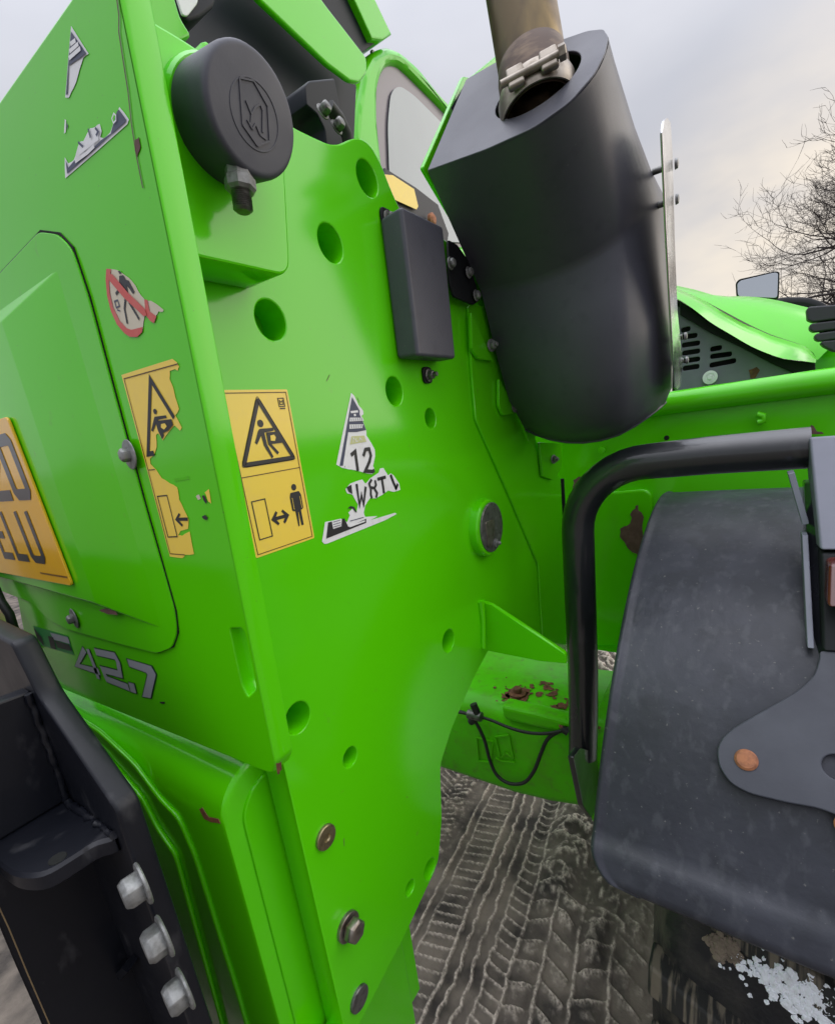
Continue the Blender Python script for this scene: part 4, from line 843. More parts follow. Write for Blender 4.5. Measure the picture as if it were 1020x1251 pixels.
for sgn in (-1, 1):
    o = P0 + ax*(.026+CD) + tocam*.048 + sidev*sgn*.019
    hexa('clamp_lug', [o + sidev*a*.010 + tocam*b_*.0045 + ax*c_*.012 for c_ in (-1, 1) for a, b_ in ((-1, -1), (1, -1), (1, 1), (-1, 1))], 'clamp', clamp, .003)
o = P0 + ax*(.024+CD) + tocam*.051
lathe('clamp_bolt', [(.0042, -.036), (.0042, .036), (.003, .038)], o, sidev, 'clamp', clamp, 14)
lathe('clamp_nut', [(.0078, .030), (.0078, .037), (.006, .038)], o, sidev, 'clamp', clamp, 6, smooth=15)
# edge-on polished shield at the outer side
shp = [(0.7994,1.822),(0.8128,1.8391),(0.8426,1.8536),(0.8753,1.8601),(0.896,1.8366),(0.9403,1.7221),(0.9861,1.6341),(1.0748,1.5603),(1.0555,1.5169),(1.0055,1.5085),(0.9695,1.5114),(0.9147,1.6025),(0.8466,1.7232)]
shd = sheet('heat_shield', rounded(shp, .004, 2), side(.107), .003, 'shield', T, bevel=.0008)
for p in [(0.9044,1.8188),(0.9174,1.7779),(1.0711,1.601),(1.1043,1.5612)]:
    lathe('shield_spacer', [(.0045, 0), (.0045, .026)], (p[0], .134, p[1]), (0, -1, 0), 'pin_steel', shd, 14)
    lathe('shield_screw', [(.007, 0), (.006, .004), (.001, .005)], (p[0], .1045, p[1]), (0, -1, 0), 'galv', shd, 16)
# brackets that carry the cover
br = [(0.7099,1.76),(0.7372,1.7592),(0.7715,1.7434),(0.8019,1.6908),(0.7759,1.6802),(0.7112,1.6836),(0.7023,1.7013)]
bkt = sheet('cover_bracket', rounded(br, .004, 2), side(.377), .004, 'soft_black', T, bevel=.001)
for p in [(0.7015,0.373,1.7256),(0.758,0.373,1.7232),(0.7775,0.373,1.6932)]:
    hex_bolt(p, (0, -1, 0), .011, .006, bkt, 'galv', 1.1, 0)
for poly_ in ("575 388 602 440 584 438", "612 468 634 502 616 506", "660 540 686 544 686 570 676 586 664 582"):
    sheet('cover_bracket', rounded([tuple(p) for p in {"575 388 602 440 584 438": [(0.7752,1.6715),(0.8464,1.5978),(0.7877,1.5995),(0.7667,1.615)], "612 468 634 502 616 506": [(0.8658,1.5689),(0.9447,1.5032),(0.8721,1.5034),(0.8568,1.5216)], "660 540 686 544 686 570 676 586 664 582": [(1.0568,1.4368),(1.2126,1.4186),(1.2041,1.3592),(1.1319,1.3417),(1.0657,1.3594)]}[poly_]], .004, 2), side(.382), .006, 'green', T, bevel=.001)
for p in [(0.8332,0.378,1.6225),(0.902,0.378,1.5865),(0.9211,0.378,1.5163),(1.1332,0.378,1.3898)]:
    hex_bolt(p, (-.3, -1, 0), .013, .008, T, 'galv', 1.15, .004, name='bracket_bolt')
tube('cover_pipe_lip', [(p.x, p.y, p.z) for p in [v - Vector((0, 0, .0)) for v in loopB[::3][:11]]], .0025, 'black_coat', ec, 8)

# ---------- wheel arch wall, sill roll
WX = 1.35
wall = sheet('arch_wall', [(-.85, .82), (.95, .82), (.95, 1.50), (-.85, 1.50)], rear(WX), .02, 'green', T, bevel=.002)
sill = tube('sill_roll', [(1.345, .44, 1.478), (1.345, .10, 1.484), (1.345, -.12, 1.488), (1.345, -.9, 1.49)], .027, 'green', T, 24)
sheet('arch_flange', [(-.40, .80), (.95, .80), (.95, .845), (-.40, .845)], rear(WX-.012), .012, 'green', wall, bevel=.003)
sheet('arch_pressing', rounded([(-0.4117,1.2666),(-0.1956,1.2798),(-0.1921,0.8401),(-0.4113,0.8039)], .03, 6), rear(WX), .018, 'green', wall, bevel=.006, off=.017)
for s_, kk in (("779 617 786 634 783 660 790 676 775 676 758 658 757 646 770 640 772 624", 31), ("702 586 712 582 718 592 710 600 702 598", 32)):
    pass
sheet('rust_patch', wob([(-0.2283,1.2382),(-0.2147,1.2057),(-0.2167,1.1552),(-0.197,1.1179),(-0.2188,1.0989),(-0.2429,1.1093),(-0.2713,1.1471),(-0.2731,1.1743),(-0.2485,1.188),(-0.2422,1.2232)], .004, 3, 31), rear(1.3315), .0006, 'old_primer', wall, bevel=.0001)
sheet('rust_patch', wob([(-0.3948,1.3101),(-0.3701,1.3179),(-0.3512,1.2947),(-0.3716,1.2729),(-0.3938,1.2781)], .003, 3, 32), rear(1.3385), .0006, 'old_primer', wall, bevel=.0001, off=.001)
sheet('rust_patch', wob([(0.0967,1.3918),(0.1095,1.4041),(0.12,1.3895),(0.1324,1.3832),(0.0943,1.3851)], .003, 3, 33), rear(1.3385), .0006, 'old_primer', wall, bevel=.0001, off=.001)
lathe('wall_screw', [(.010, 0), (.009, .006), (.002, .007)], [(1.34,0.3171,1.3843)][0], (-1, 0, 0), 'green', wall, 16)
lathe('wall_hole', [(.006, 0), (.006, .0006), (.001, .0006)], [(1.3395,0.1647,1.4021)][0], (-1, 0, 0), 'gap', wall, 16)
tube('lifting_hook', [(1.33,-0.0138,1.4377),(1.33,-0.0257,1.4328),(1.33,-0.0263,1.4223),(1.33,-0.0161,1.4199)], .007, 'green', wall, 10)
# dark slot between the doubler and the arch wall
tube('edge_strip', [(1.2567,0.4,1.3254),(1.2605,0.4,1.2032),(1.2628,0.4,1.0627),(1.2521,0.4,0.8166)], .006, 'soft_black', T, 10)

# ---------- bonnet with vented end plate
vent_o = [(-0.1692,1.7214),(-0.1031,1.6651),(-0.0323,1.6021),(0.0355,1.547),(0.0929,1.5191),(0.1091,1.5002),(0.1015,1.4794),(-0.1662,1.5099)]
def slotpx(a, b_, t=.006):
    a, b_ = Vector(a), Vector(b_); d = (b_-a).normalized(); n = Vector((-d.y, d.x))*t
    return rounded([tuple(a-n), tuple(b_-n), tuple(b_+n), tuple(a+n)], t*.9, 3)
SLT = [(-0.1547,1.6568),(-0.1332,1.6581),(-0.1545,1.6405),(-0.1173,1.6389),(-0.1523,1.6208),(-0.1111,1.6197),(-0.151,1.6012),(-0.1106,1.6006),(-0.148,1.5821),(-0.1101,1.5814),(-0.1495,1.5637),(-0.111,1.5636),(-0.0888,1.5994),(-0.0636,1.5999),(-0.0882,1.5823),(-0.0419,1.5811),(-0.0894,1.5614),(-0.0326,1.564)]
vent = sheet('vent_panel', rounded(vent_o, .004, 2), rear(1.5), .006, 'vent_grey', T, [slotpx(SLT[2*k], SLT[2*k+1]) for k in range(9)], bevel=.001)
sheet('vent_backing', [(-0.1792,1.7454),(-0.105,1.6865),(-0.0335,1.6225),(0.035,1.5646),(0.1076,1.5227),(0.1205,1.4876),(0.0958,1.4688),(-0.1761,1.4985)], rear(1.53), .01, 'gap', vent, bevel=.001)
lathe('washer_screw', [(.0165, 0), (.0165, .004), (.0105, .005), (.0105, .003), (.006, .003), (.005, .008)], [(1.496,0.0866,1.5325)][0], (-1, 0, 0), 'white', vent, 24)
sheet('rust_patch', wob([(-0.0061,1.5369),(0.0099,1.5418),(0.0168,1.5331),(0.008,1.5158),(-0.0019,1.5173)], .002, 2, 41), rear(1.5), .0006, 'rust', vent, bevel=.0001, off=.0012)
bb1 = [(-0.1571,1.7265),(-0.0883,1.6599),(-0.0037,1.5909),(0.0603,1.5511),(0.1202,1.5311),(0.1228,1.5045),(0.0899,1.4954),(0.0897,1.5097),(0.0734,1.5213),(0.0378,1.5451),(-0.0196,1.5889),(-0.0876,1.6368),(-0.1566,1.694)]
sheet('bonnet_seal', bb1, rear(1.492), .05, 'soft_black', T, bevel=.003, off=.004)
gb1 = [(-0.1555,1.7507),(-0.1119,1.7188),(-0.0217,1.6431),(0.0339,1.6056),(0.102,1.566),(0.12,1.5398),(0.1185,1.5324),(0.0594,1.5513),(-0.0036,1.5901),(-0.0871,1.6587),(-0.155,1.7253)]
gu = [(1.56,0.2115,1.7901),(1.56,0.1727,1.7678),(1.56,0.1179,1.7315),(1.56,0.0718,1.6912),(1.56,0.0235,1.6522),(1.56,-0.0095,1.6302),(1.56,-0.0367,1.6116),(1.56,-0.0796,1.5883),(1.56,-0.1088,1.5699),(1.56,-0.1274,1.5426)]
gl = [(1.455,0.1972,1.7521),(1.455,0.1553,1.7238),(1.455,0.1179,1.6896),(1.455,0.0863,1.6573),(1.455,0.0436,1.6213),(1.455,0.0036,1.5884),(1.455,-0.0302,1.566),(1.455,-0.0584,1.5504),(1.455,-0.0946,1.5388),(1.455,-0.118,1.5313)]
Ug, Lg = resample(spline(gu, 4), 30), resample(spline(gl, 4), 30)
bonnet = loft('bonnet', [[p + Vector((.03, 0, .002)) for p in Lg], Lg, [a_.lerp(b_, .5) + Vector((-.002, 0, .001)) for a_, b_ in zip(Lg, Ug)], Ug, [p + Vector((.03, 0, -.004)) for p in Ug]], 'green', T, smooth=28)
r1 = [(1.57,0.1951,1.7757),(1.57,0.1375,1.7461),(1.57,0.0724,1.6963),(1.57,0.0186,1.654),(1.57,-0.0369,1.6142),(1.57,-0.1078,1.5725),(1.57,-0.1301,1.5389)]; r2 = [(1.7,0.2007,1.7917),(1.7,0.1187,1.7573),(1.7,0.0605,1.7414),(1.7,0.0193,1.7317),(1.7,-0.0404,1.7097),(1.7,-0.122,1.6696),(1.7,-0.232,1.6172)]
loft('bonnet_skin', [resample(spline(r1, 4), 20), resample([Vector(a).lerp(Vector(b_), .4)+Vector((0, 0, .012)) for a, b_ in zip(r1, r2)], 20), resample(spline(r2, 4), 20), resample([Vector(p)+Vector((1.2, .02, -.03)) for p in r2], 20)], 'green', bonnet, smooth=60)
sheet('bonnet_side', [(0.1091,1.5829),(0.1335,1.5932),(0.2544,1.5552),(0.2638,1.4553),(0.1154,1.4888)], rear(1.62), .02, 'green', bonnet, bevel=.003)
sheet('louvre_backing', [(0.1046,1.6521),(0.2272,1.6404),(0.2374,1.5309),(0.146,1.5543),(0.1263,1.5893)], rear(1.50), .01, 'gap', bonnet, bevel=.001)
for sl_ in ([(0.0941,1.6465),(0.099,1.6511),(0.1662,1.6414),(0.1684,1.6149),(0.1064,1.6177),(0.0973,1.6241)], [(0.1018,1.6105),(0.1049,1.6156),(0.1687,1.6117),(0.1701,1.5939),(0.1097,1.5965),(0.103,1.6024)],
            [(0.112,1.5877),(0.1151,1.5929),(0.1703,1.5914),(0.1718,1.5735),(0.1198,1.5754),(0.1135,1.5808)], [(0.1236,1.5705),(0.1267,1.5749),(0.172,1.571),(0.1743,1.5434),(0.1472,1.5496),(0.1293,1.5628)]):
    sheet('louvre_slat', rounded(sl_, .003, 2), rear(1.46), .03, 'louvre', bonnet, bevel=.003)
mi = sheet('mirror_housing', rounded([(-0.0632,1.8659),(-0.0537,1.877),(0.0542,1.8758),(0.066,1.8701),(0.0689,1.7804),(-0.0586,1.8156)], .012, 3), rear(2.3), .02, 'soft_black', T, bevel=.003)
sheet('mirror_glass', rounded([(-0.0579,1.8614),(-0.0483,1.8698),(0.0521,1.8706),(0.0616,1.8656),(0.0638,1.7865),(-0.0537,1.8196)], .010, 3), rear(2.298), .002, 'mirror', mi, bevel=.0004, off=.002)
sheet('front_mudguard', rounded([(0.0487,1.8177),(0.0878,1.8266),(0.1657,1.8082),(0.2043,1.7875),(0.2354,1.763),(0.2466,1.6788),(0.0812,1.7129)], .03, 4), rear(2.6), .3, 'soft_black', T, bevel=.02)

# ---------- cab, roof and boom seen over the frame
cabf = side(1.0)
co_ = [(1.2761,2.0443),(1.3529,2.3178),(1.3959,2.435),(1.4551,2.5557),(1.5142,2.622),(1.5931,2.6741),(1.6802,2.7007),(1.7895,2.7037),(1.9704,2.6754),(2.362,2.6379),(2.7398,2.5663),(2.679,2.218),(1.2597,1.9758)]
wi_ = [(1.4886,2.0877),(1.4945,2.287),(1.4983,2.4315),(1.5202,2.5251),(1.5603,2.5881),(1.6098,2.6328),(1.6701,2.6567),(1.743,2.6563),(1.9336,2.6458),(2.2755,2.6186),(2.5754,2.5391),(2.532,2.3011)]
cab = sheet('cab_pillar', rounded(co_, .03, 4), cabf, .09, 'green', T, [rounded(wi_, .03, 4)], bevel=.022)
sheet('cab_window', [(1.541,2.647),(2.8215,2.7418),(2.7326,2.2323),(1.4342,2.0108)], side(1.02), .01, 'glass_edge', cab, bevel=.001)
sheet('window_pane', rounded([(1.537,2.1256),(1.5413,2.305),(1.5685,2.4616),(1.6096,2.5616),(1.665,2.6018),(1.7506,2.611),(1.9434,2.5976),(2.288,2.5571),(2.4089,2.2794)], .04, 5), side(1.014), .001, 'glass', cab, bevel=.0002, off=.001)
box('cab_body', (1.5, 1.02, .75), (2.6, 1.95, 2.0), 'green', cab, .03)
rf_ = [(1.2418,2.6435),(1.3871,2.7207),(1.5807,2.6817),(1.5397,2.6505),(1.5037,2.6359),(1.4566,2.6024),(1.427,2.5735),(1.211,2.578)]
sheet('cab_roof', [(1.3675,2.7329),(1.4675,2.7868),(1.6013,2.6939),(1.5452,2.6535),(1.4868,2.6287)], side(.98), .3, 'green', cab, bevel=.006)
sheet('roof_gap_shade', [(1.1837,2.6362),(1.4135,2.7602),(1.5248,2.6444),(1.4437,2.5838),(1.4238,2.5787)], side(1.0), .02, 'shade_dark', cab, bevel=.001)  # dark sheet standing in for the shadow below the roof edge
bm_ = [(0.8959,2.4121),(0.9889,2.4244),(1.052,2.4046),(1.1796,2.3706),(1.1754,2.3397),(1.139,2.3036),(1.1005,2.2909),(1.024,2.2904),(0.8507,2.3119),(0.7819,2.3259)]
sheet('roof_beam', rounded(bm_, [.002, .002, .002, .01, .01, .01, .01, .005, .002, .002], 4), side(.80), .014, 'green', cab, bevel=.005)
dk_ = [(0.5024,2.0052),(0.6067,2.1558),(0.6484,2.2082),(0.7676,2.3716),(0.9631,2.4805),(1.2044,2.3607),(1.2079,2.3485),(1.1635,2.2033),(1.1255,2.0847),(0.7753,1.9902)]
boom = sheet('boom_underside', dk_, side(.86), .25, 'shade_dark', T, bevel=.004)  # blue-black slab; shade of the sheltered underside is put into its colour
sheet('work_light', rounded([(0.5635,2.1487),(0.5771,2.1076),(0.5862,2.1082),(0.607,2.1221),(0.6395,2.1518),(0.6675,2.2038)], .006, 3), side(.70), .06, 'shade_dark', boom, bevel=.004)
sheet('light_lens', rounded([(0.5678,2.1394),(0.5741,2.1076),(0.5826,2.1107),(0.6048,2.136),(0.618,2.1656)], .004, 3), side(.70), .004, 'white', boom, bevel=.001, off=.004)
sheet('boom_bracket', rounded([(0.4396,2.0503),(0.5016,2.0838),(0.5081,2.035),(0.5211,2.0242),(0.4903,2.0016),(0.4582,1.995),(0.415,1.9931)], .01, 3), side(.62), .05, 'green', boom, bevel=.004)
hv = sheet('valve_block', rounded([(0.7027,2.0372),(0.7163,2.0492),(0.7826,2.08),(0.7855,2.0504),(0.7859,2.0179),(0.8155,1.9969),(0.8077,1.9646),(0.7306,1.9406),(0.7372,1.9911),(0.724,2.0065),(0.6995,2.0104)], .004, 2), side(.60), .06, 'shade_dark', T, bevel=.003)
for p in [(0.6943,0.565,1.9848),(0.7234,0.565,1.975)]:
    hex_bolt(p, (0, -1, .3), .016, .012, hv, 'pin_steel', 1.0, 0, name='hose_nut')
tube('hydraulic_hose', [(0.7187,0.57,2.0035),(0.7395,0.57,1.9949),(0.7554,0.57,1.9781),(0.7582,0.57,1.9386)], .010, 'cable', hv, 12)
ys = sheet('cab_sticker', [(1.3909,2.2364),(1.4349,2.2474),(1.5512,2.2433),(1.5655,2.1984),(1.5528,2.1858),(1.411,2.1804)], side(.93), .002, 'yellow', T, bevel=.0003)
sheet('rubber_flap', [(1.4101,2.2625),(1.4561,2.2615),(1.5794,2.2591),(1.5988,2.2575),(1.7179,2.2458),(1.7773,2.1697),(1.7436,2.0964),(1.4038,2.0534),(1.3916,2.1827)], side(.94), .01, 'louvre', cab, bevel=.001)
lathe('amber_knob', [(.020, 0), (.020, .01), (.012, .016), (.001, .017)], [(1.6283,0.925,2.1717)][0], (0, -1, 0), 'rust_bolt', cab, 18)

# ---------- rear axle
axr = [(1.035, .475), (1.02, .50), (1.02, .68), (1.028, .712), (1.05, .738), (1.085, .748), (1.33, .748), (1.37, .72), (1.38, .60), (1.37, .48), (1.33, .455), (1.07, .455)]
axl = loft('rear_axle', [[(1.15+(x-1.15)*k, y, .60+(z-.60)*k+dz) for x, z in axr] for y, k, dz in ((1.4, 1, 0), (.66, 1, 0), (.60, 1, 0), (.50, 1.0, 0), (.40, .97, .0044), (.33, .93, .0104), (.29, .97, .0044), (.285, 1.05, 0), (.2, 1.05, 0))], 'green_dusty', T, closed=True, caps=True, smooth=38)
q = [(1.1014,0.5014,0.756)][0]
lathe('breather_bolt', [(.024, -.01), (.024, .004), (.020, .006), (.012, .006), (.012, .018), (.010, .020)], (q[0], q[1], .752), (0, 0, 1), 'rust', axl, 20)
topf = Frame((0, 0, .7495), (1, 0, 0), (0, 1, 0), (0, 0, 1))
rr = random.Random(8)
def flakes(cx_, cy_, spread, n, smin, smax, material, base=.0008):
    for k in range(n):
        a0, d = rr.uniform(0, 6.3), abs(rr.gauss(0, spread)); x_, y_ = cx_+d*math.cos(a0), cy_+d*math.sin(a0); s_ = rr.uniform(smin, smax); st_ = rr.uniform(.5, 1.6)
        sheet('rust_patch', wob([(x_+s_*st_*math.cos(t_*.9), y_+s_*math.sin(t_*.9)) for t_ in range(7)], s_*.28, 3, rr.randint(0, 999)), topf, .0005, material, axl, bevel=.00008, off=base+.0001*(k % 5))
flakes(q[0], q[1], .012, 9, .020, .036, 'rust', .0012)
flakes(q[0], q[1], .055, 40, .002, .007, 'rust')
for px_ in [(1.1373,0.4205,0.749),(1.099,0.368,0.749),(1.1217,0.3531,0.749),(1.0384,0.362,0.749),(1.0129,0.3357,0.749),(1.0481,0.3217,0.749),(1.1662,0.4396,0.749)]:
    flakes(px_[0], px_[1], .018, 10, .003, .012, 'rust')
sheet('axle_lug', rounded([(-0.5121,0.7645),(-0.4218,0.7659),(-0.3188,0.7634),(-0.3117,0.7448),(-0.3402,0.7272),(-0.4246,0.7218),(-0.5085,0.7231)], .012, 4), rear(1.012), .05, 'green_dusty', axl, bevel=.011)
af = rear(1.012)
EM = [(-0.5975,0.6385),(-0.6,0.561),(-0.5606,0.5686),(-0.5466,0.6404),(-0.5975,0.6385)]
raised('cast_emblem', [EM, [(-0.5376,0.6589),(-0.4976,0.6758),(-0.4889,0.6032),(-0.5118,0.6168),(-0.5287,0.5901),(-0.5376,0.6589)], [(-0.5438,0.5878),(-0.5291,0.5846),(-0.4848,0.594)]], .004, rear(1.017), .003, 'green_dusty', axl)
# brake cable loop tied to the axle
cpath = [(1,0.6486,0.7226),(1,0.6071,0.7203),(1,0.5841,0.6979),(1,0.5638,0.6488),(1,0.5542,0.5907),(1,0.5358,0.5458),(1,0.5003,0.5317),(1,0.4564,0.5506),(1,0.4261,0.5978),(1,0.405,0.6552),(1,0.3851,0.7053),(1,0.3587,0.7345),(1,0.3256,0.7556),(1,0.294,0.7691)]
tube('brake_cable', spline(cpath, 6), .0048, 'cable', T, 12)
tube('brake_cable', spline([(0.998,0.637,0.7216),(0.998,0.5854,0.7247),(0.998,0.5364,0.7225),(0.998,0.4852,0.7141),(0.998,0.4334,0.7141),(0.998,0.3833,0.7263),(0.998,0.3372,0.749),(0.998,0.2894,0.7761)], 6), .0042, 'cable', T, 12)
tie = [(0.99,0.582,0.766),(0.99,0.573,0.7329),(0.99,0.5958,0.7062)]
tube('cable_clip', spline(tie, 5), .010, 'cable', T, 12)
tube('cable_clip', [(0.99,0.6008,0.7307),(0.99,0.5609,0.731)], .013, 'pin_steel', T, 12)
tube('cable_clip', [(0.993,0.3433,0.7551),(0.993,0.3277,0.7481)], .009, 'cable', T, 10)

# ---------- fender tube, fender, lamp bracket
HZ, HY, HX2 = 1.392, .275, .95
bend = [(HX2, HY-.13+.13*math.cos(a), HZ-.13+.13*math.sin(a)) for a in [math.radians(90*k/10) for k in range(11)]]
path = [(HX2-.005, HY+.006, .735), (HX2, HY+.004, .80)] + [(HX2, HY, .95), (HX2, HY, 1.1)] + bend + [(HX2, .05, HZ+.004), (HX2, -.078, HZ+.006)]
hoop = tube('fender_hoop', path, .0315, 'black_steel', T, 26)
sheet('hoop_foot', rounded([(0.8168,0.8265),(0.8624,0.8159),(0.9873,0.7197),(1.0346,0.5485),(0.9277,0.5786),(0.8688,0.6628)], .008, 3), side(.262), .012, 'black_steel', hoop, bevel=.002)
FR, FX, FZ = .69, 1.15, .60
rows = []
th0, th1 = math.radians(70), math.radians(156)
for i in range(121):
    s = i/120; th = th0+(th1-th0)*s
    arc = FR*(th1-th)
    yin = .156 - (.055 - math.sqrt(max(0, .055**2-(.055-arc)**2)) if arc < .055 else 0)
    row = []
    lip = .010*max(0, min(1, (.058-arc)/.012))
    endr = .014*max(0, 1-arc/.012)**2
    for dy, dr in ((.0, -.030), (.0005, -.016), (-.001, -.008), (-.0035, .0012), (-.007, .0030), (-.0105, .0022), (-.014, 0), (-.02, 0)):
        row.append((yin+dy, FR+dr+lip-endr))
    for k in range(1, 25): row.append((yin-.02-(.60-.02)*k/24, FR+lip-endr + .004*math.sin(math.pi*k/24)))
    rows.append([(FX+r*math.cos(th), y, FZ+r*math.sin(th)) for y, r in row])
rows.append([(FX+(FR-.03)*math.cos(th1+.002), p[1], FZ+(FR-.03)*math.sin(th1+.002)) for p in rows[-1]])
fender = loft('fender', rows, 'fender', T, smooth=60)
so2 = fender.modifiers.new('thickness', 'SOLIDIFY'); so2.thickness = .005; so2.offset = -1
TH = math.radians(135.5); RFF = .698
tpf = Frame((FX+RFF*math.cos(TH), 0, FZ+RFF*math.sin(TH)), (0, -1, 0), (math.sin(TH), 0, -math.cos(TH)), (math.cos(TH), 0, math.sin(TH)))
leaf = [(0.087,0.0946),(0.082,0.0724),(0.0643,0.0479),(0.0301,0.0155),(0.0009,-0.0121),(-0.0115,-0.0297),(-0.0151,-0.0449),(-0.0114,-0.0639),(0.0014,-0.0796),(0.0207,-0.0852),(0.0559,-0.0843),(0.0854,-0.0812),(0.1063,-0.0847),(0.1521,-0.0779),(0.1624,0.1137),(0.0871,0.1055)]
lfp = sheet('fender_plate', rounded(leaf, .008, 3), tpf, .006, 'bracket', T, [ring(*[(0.1018,-0.0323)][0], .014, 24)], bevel=.0015, off=.004)
q = [(0.016,-0.0475)][0]
lathe('fender_bolt', [(.0125, 0), (.0125, .0015), (.010, .0035), (.004, .0042), (.001, .0042)], tpf.at(q[0], q[1], .004), tpf.n, 'rust_bolt', lfp, 32)
q = [(0.0966,-0.0862)][0]
lathe('fender_bolt', [(.0115, 0), (.0115, .0015), (.010, .0035), (.001, .0042)], tpf.at(q[0]+.012, q[1]-.006, .003), tpf.n, 'rust_bolt', lfp, 32)
# stay from the hoop down to the plate
stay = [Vector([(0.885,-0.0546,1.3699)][0]), Vector([(0.86,-0.0745,1.2986)][0]), Vector([(0.845,-0.0733,1.2866)][0]), Vector([(0.728,-0.079,1.1668)][0])]
def bar(name, a, b_, wd, dp, material, parent):
    a, b_ = Vector(a), Vector(b_); d = (b_-a).normalized(); s_ = d.cross(Vector((1, 0, 0))).normalized()*wd/2; f_ = Vector((dp, 0, 0))
    return hexa(name, [a-s_, a+s_, a+s_+f_, a-s_+f_, b_-s_, b_+s_, b_+s_+f_, b_-s_+f_], material, parent, .0012)
bar('stay', stay[0], stay[1], .008, .03, 'lamp_grey', T)
bar('stay', stay[2], stay[3], .007, .03, 'lamp_grey', T)
ta_, tb2, tc_, td_ = [(0.915,-0.0741,1.4171)][0], [(0.915,-0.1863,1.4163)][0], [(0.8,-0.1779,1.2816)][0], [(0.8,-0.0861,1.2781)][0]
def push(p, dx, dz): return (p[0]+dx, p[1], p[2]+dz)
hexa('lamp_bracket', [td_, tc_, push(tc_, .08, -.01), push(td_, .08, -.01), ta_, tb2, push(tb2, .06, -.01), push(ta_, .06, -.01)], 'lamp_grey', T, .004)
pa, pb_, pc_, pd_ = [(0.93,-0.0742,1.3475)][0], [(0.9,-0.0849,1.3519)][0], [(0.725,-0.0967,1.1621)][0], [(0.745,-0.0798,1.1494)][0]
hexa('lamp_bracket_side', [pd_, pc_, push(pc_, .03, -.02), push(pd_, .03, -.02), pa, pb_, push(pb_, .04, 0), push(pa, .04, 0)], 'black_steel', T, .003)
la, lb_, lc_, ld_ = [(0.8,-0.0873,1.2736)][0], [(0.8,-0.1783,1.2774)][0], [(0.72,-0.1731,1.1781)][0], [(0.72,-0.0895,1.1679)][0]
lh = hexa('lamp_housing', [ld_, lc_, push(lc_, .05, 0), push(ld_, .05, 0), la, lb_, push(lb_, .06, 0), push(la, .06, 0)], 'soft_black', T, .004)
ra, rb_, rc_, rd_ = [(0.765,-0.0926,1.2686)][0], [(0.765,-0.171,1.2832)][0], [(0.725,-0.1683,1.2345)][0], [(0.725,-0.0904,1.2258)][0]
hexa('lamp_lens', [rd_, rc_, push(rc_, .04, 0), push(rd_, .04, 0), ra, rb_, push(rb_, .04, 0), push(ra, .04, 0)], 'red_lens', lh, .004)
for px_ in [(1,-0.0022,1.4113),(1,-0.0895,1.4035)]:
    pass
lathe('hoop_stud', [(.012, 0), (.012, .005), (.006, .006), (.006, .012)], [(0.97,0.0012,1.4143)][0], (0, 0, 1), 'galv', hoop, 16)
lathe('hoop_stud', [(.005, -.01), (.005, .012)], [(0.97,-0.0543,1.4144)][0], (0, 0, 1), 'galv', hoop, 12)
tube('fender_strap', [(1,0.0232,1.4081),(1,-0.0192,1.4098),(1,-0.078,1.4084)], .006, 'soft_black', hoop, 8)

# ---------- rear wheel under the fender
AXC = Vector((1.15, 0, .60)); yo, yi = -.40, .060
wheel = empty('rear_wheel', (1.15, -.17, .60)); wheel.parent = T; wheel.location = Vector((1.15, -.17, .60)) - BASE
R_ = .575
tyre = lathe('tyre', [(.30, .055), (.36, .085), (.47, .095), (.53, .088), (.557, .070), (.565, .04), (.567, -.17), (.565, -.38), (.557, -.41), (.53, -.428), (.47, -.435), (.36, -.425), (.30, -.40)], AXC, (0, 1, 0), 'rubber', wheel, 90, caps=False, smooth=50)
lathe('rim', [(.302, .05), (.30, .02), (.22, -.05), (.21, -.30), (.30, -.36), (.302, -.40)], AXC, (0, 1, 0), 'white', wheel, 48, caps=False)
lug_me = None
for k in range(44):
    a = 2*math.pi*k/22/1 * .5
    sgn = 1 if k % 2 else -1
    def lp_(y, th, r): return Vector((1.15 + r*math.cos(th), y, .6 + r*math.sin(th)))
    yo_, ym = (.086, -.14) if sgn > 0 else (-.42, -.20)
    dth = .050
    off_ = .16
    v8 = []
    for r in (.548, .60):
        q_ = .86 if r > .59 else 1
        v8 += [lp_(yo_, a-dth*q_, r if r < .59 else .596), lp_(ym, a+off_-dth*q_*.8, r), lp_(ym, a+off_+dth*q_*.8, r), lp_(yo_, a+dth*q_, r if r < .59 else .596)]
    if lug_me is None or True:
        hexa('lug', v8, 'lug', wheel, .006)
# mud and snow thrown on to the tyre
def splat(name, c_px, rad, n, material, seed, R0=.5965, size=1, ry=1.0):
    rr = random.Random(seed); bm = bmesh.new()
    for k in range(n):
        y, th = c_px[0] + rr.gauss(0, rad*ry), c_px[1] + rr.gauss(0, rad/.6)
        s_ = rr.uniform(.0015, .0055)*size
        o = Vector((1.15+R0*math.cos(th), y, .6+R0*math.sin(th))); nrm_ = Vector((math.cos(th), 0, math.sin(th))); tv = Vector((0, 1, 0)); uv = tv.cross(nrm_)
        m_ = Matrix((tv, uv, nrm_)).transposed().to_4x4(); m_.translation = o
        bmesh.ops.create_icosphere(bm, subdivisions=2, radius=s_, matrix=m_ @ Matrix.Diagonal((1, 1.2, .3, 1)))
    for v in bm.verts: v.co += Vector((rr.uniform(-1, 1), rr.uniform(-1, 1), rr.uniform(-1, 1)))*.0012
    o = bm_obj(bm, name, material, None, 60); return o
M['snow'] = mat('old_snow', (.80, .83, .88), .6, noise=[(60, 5, .55, .75, (.5, .5, .5), .5, U3)], bump=[(120, .4, .004)])
M['mud'] = mat('dried_mud', (.20, .16, .12), .9, noise=[(60, 5, .45, .7, (.10, .08, .06), .8, U3)], bump=[(120, .5, .003)])
cyp = [(-0.0952,2.8663),(-0.0592,2.8836),(-0.0051,2.8322),(-0.0456,2.8511),(-0.0293,2.8941)]
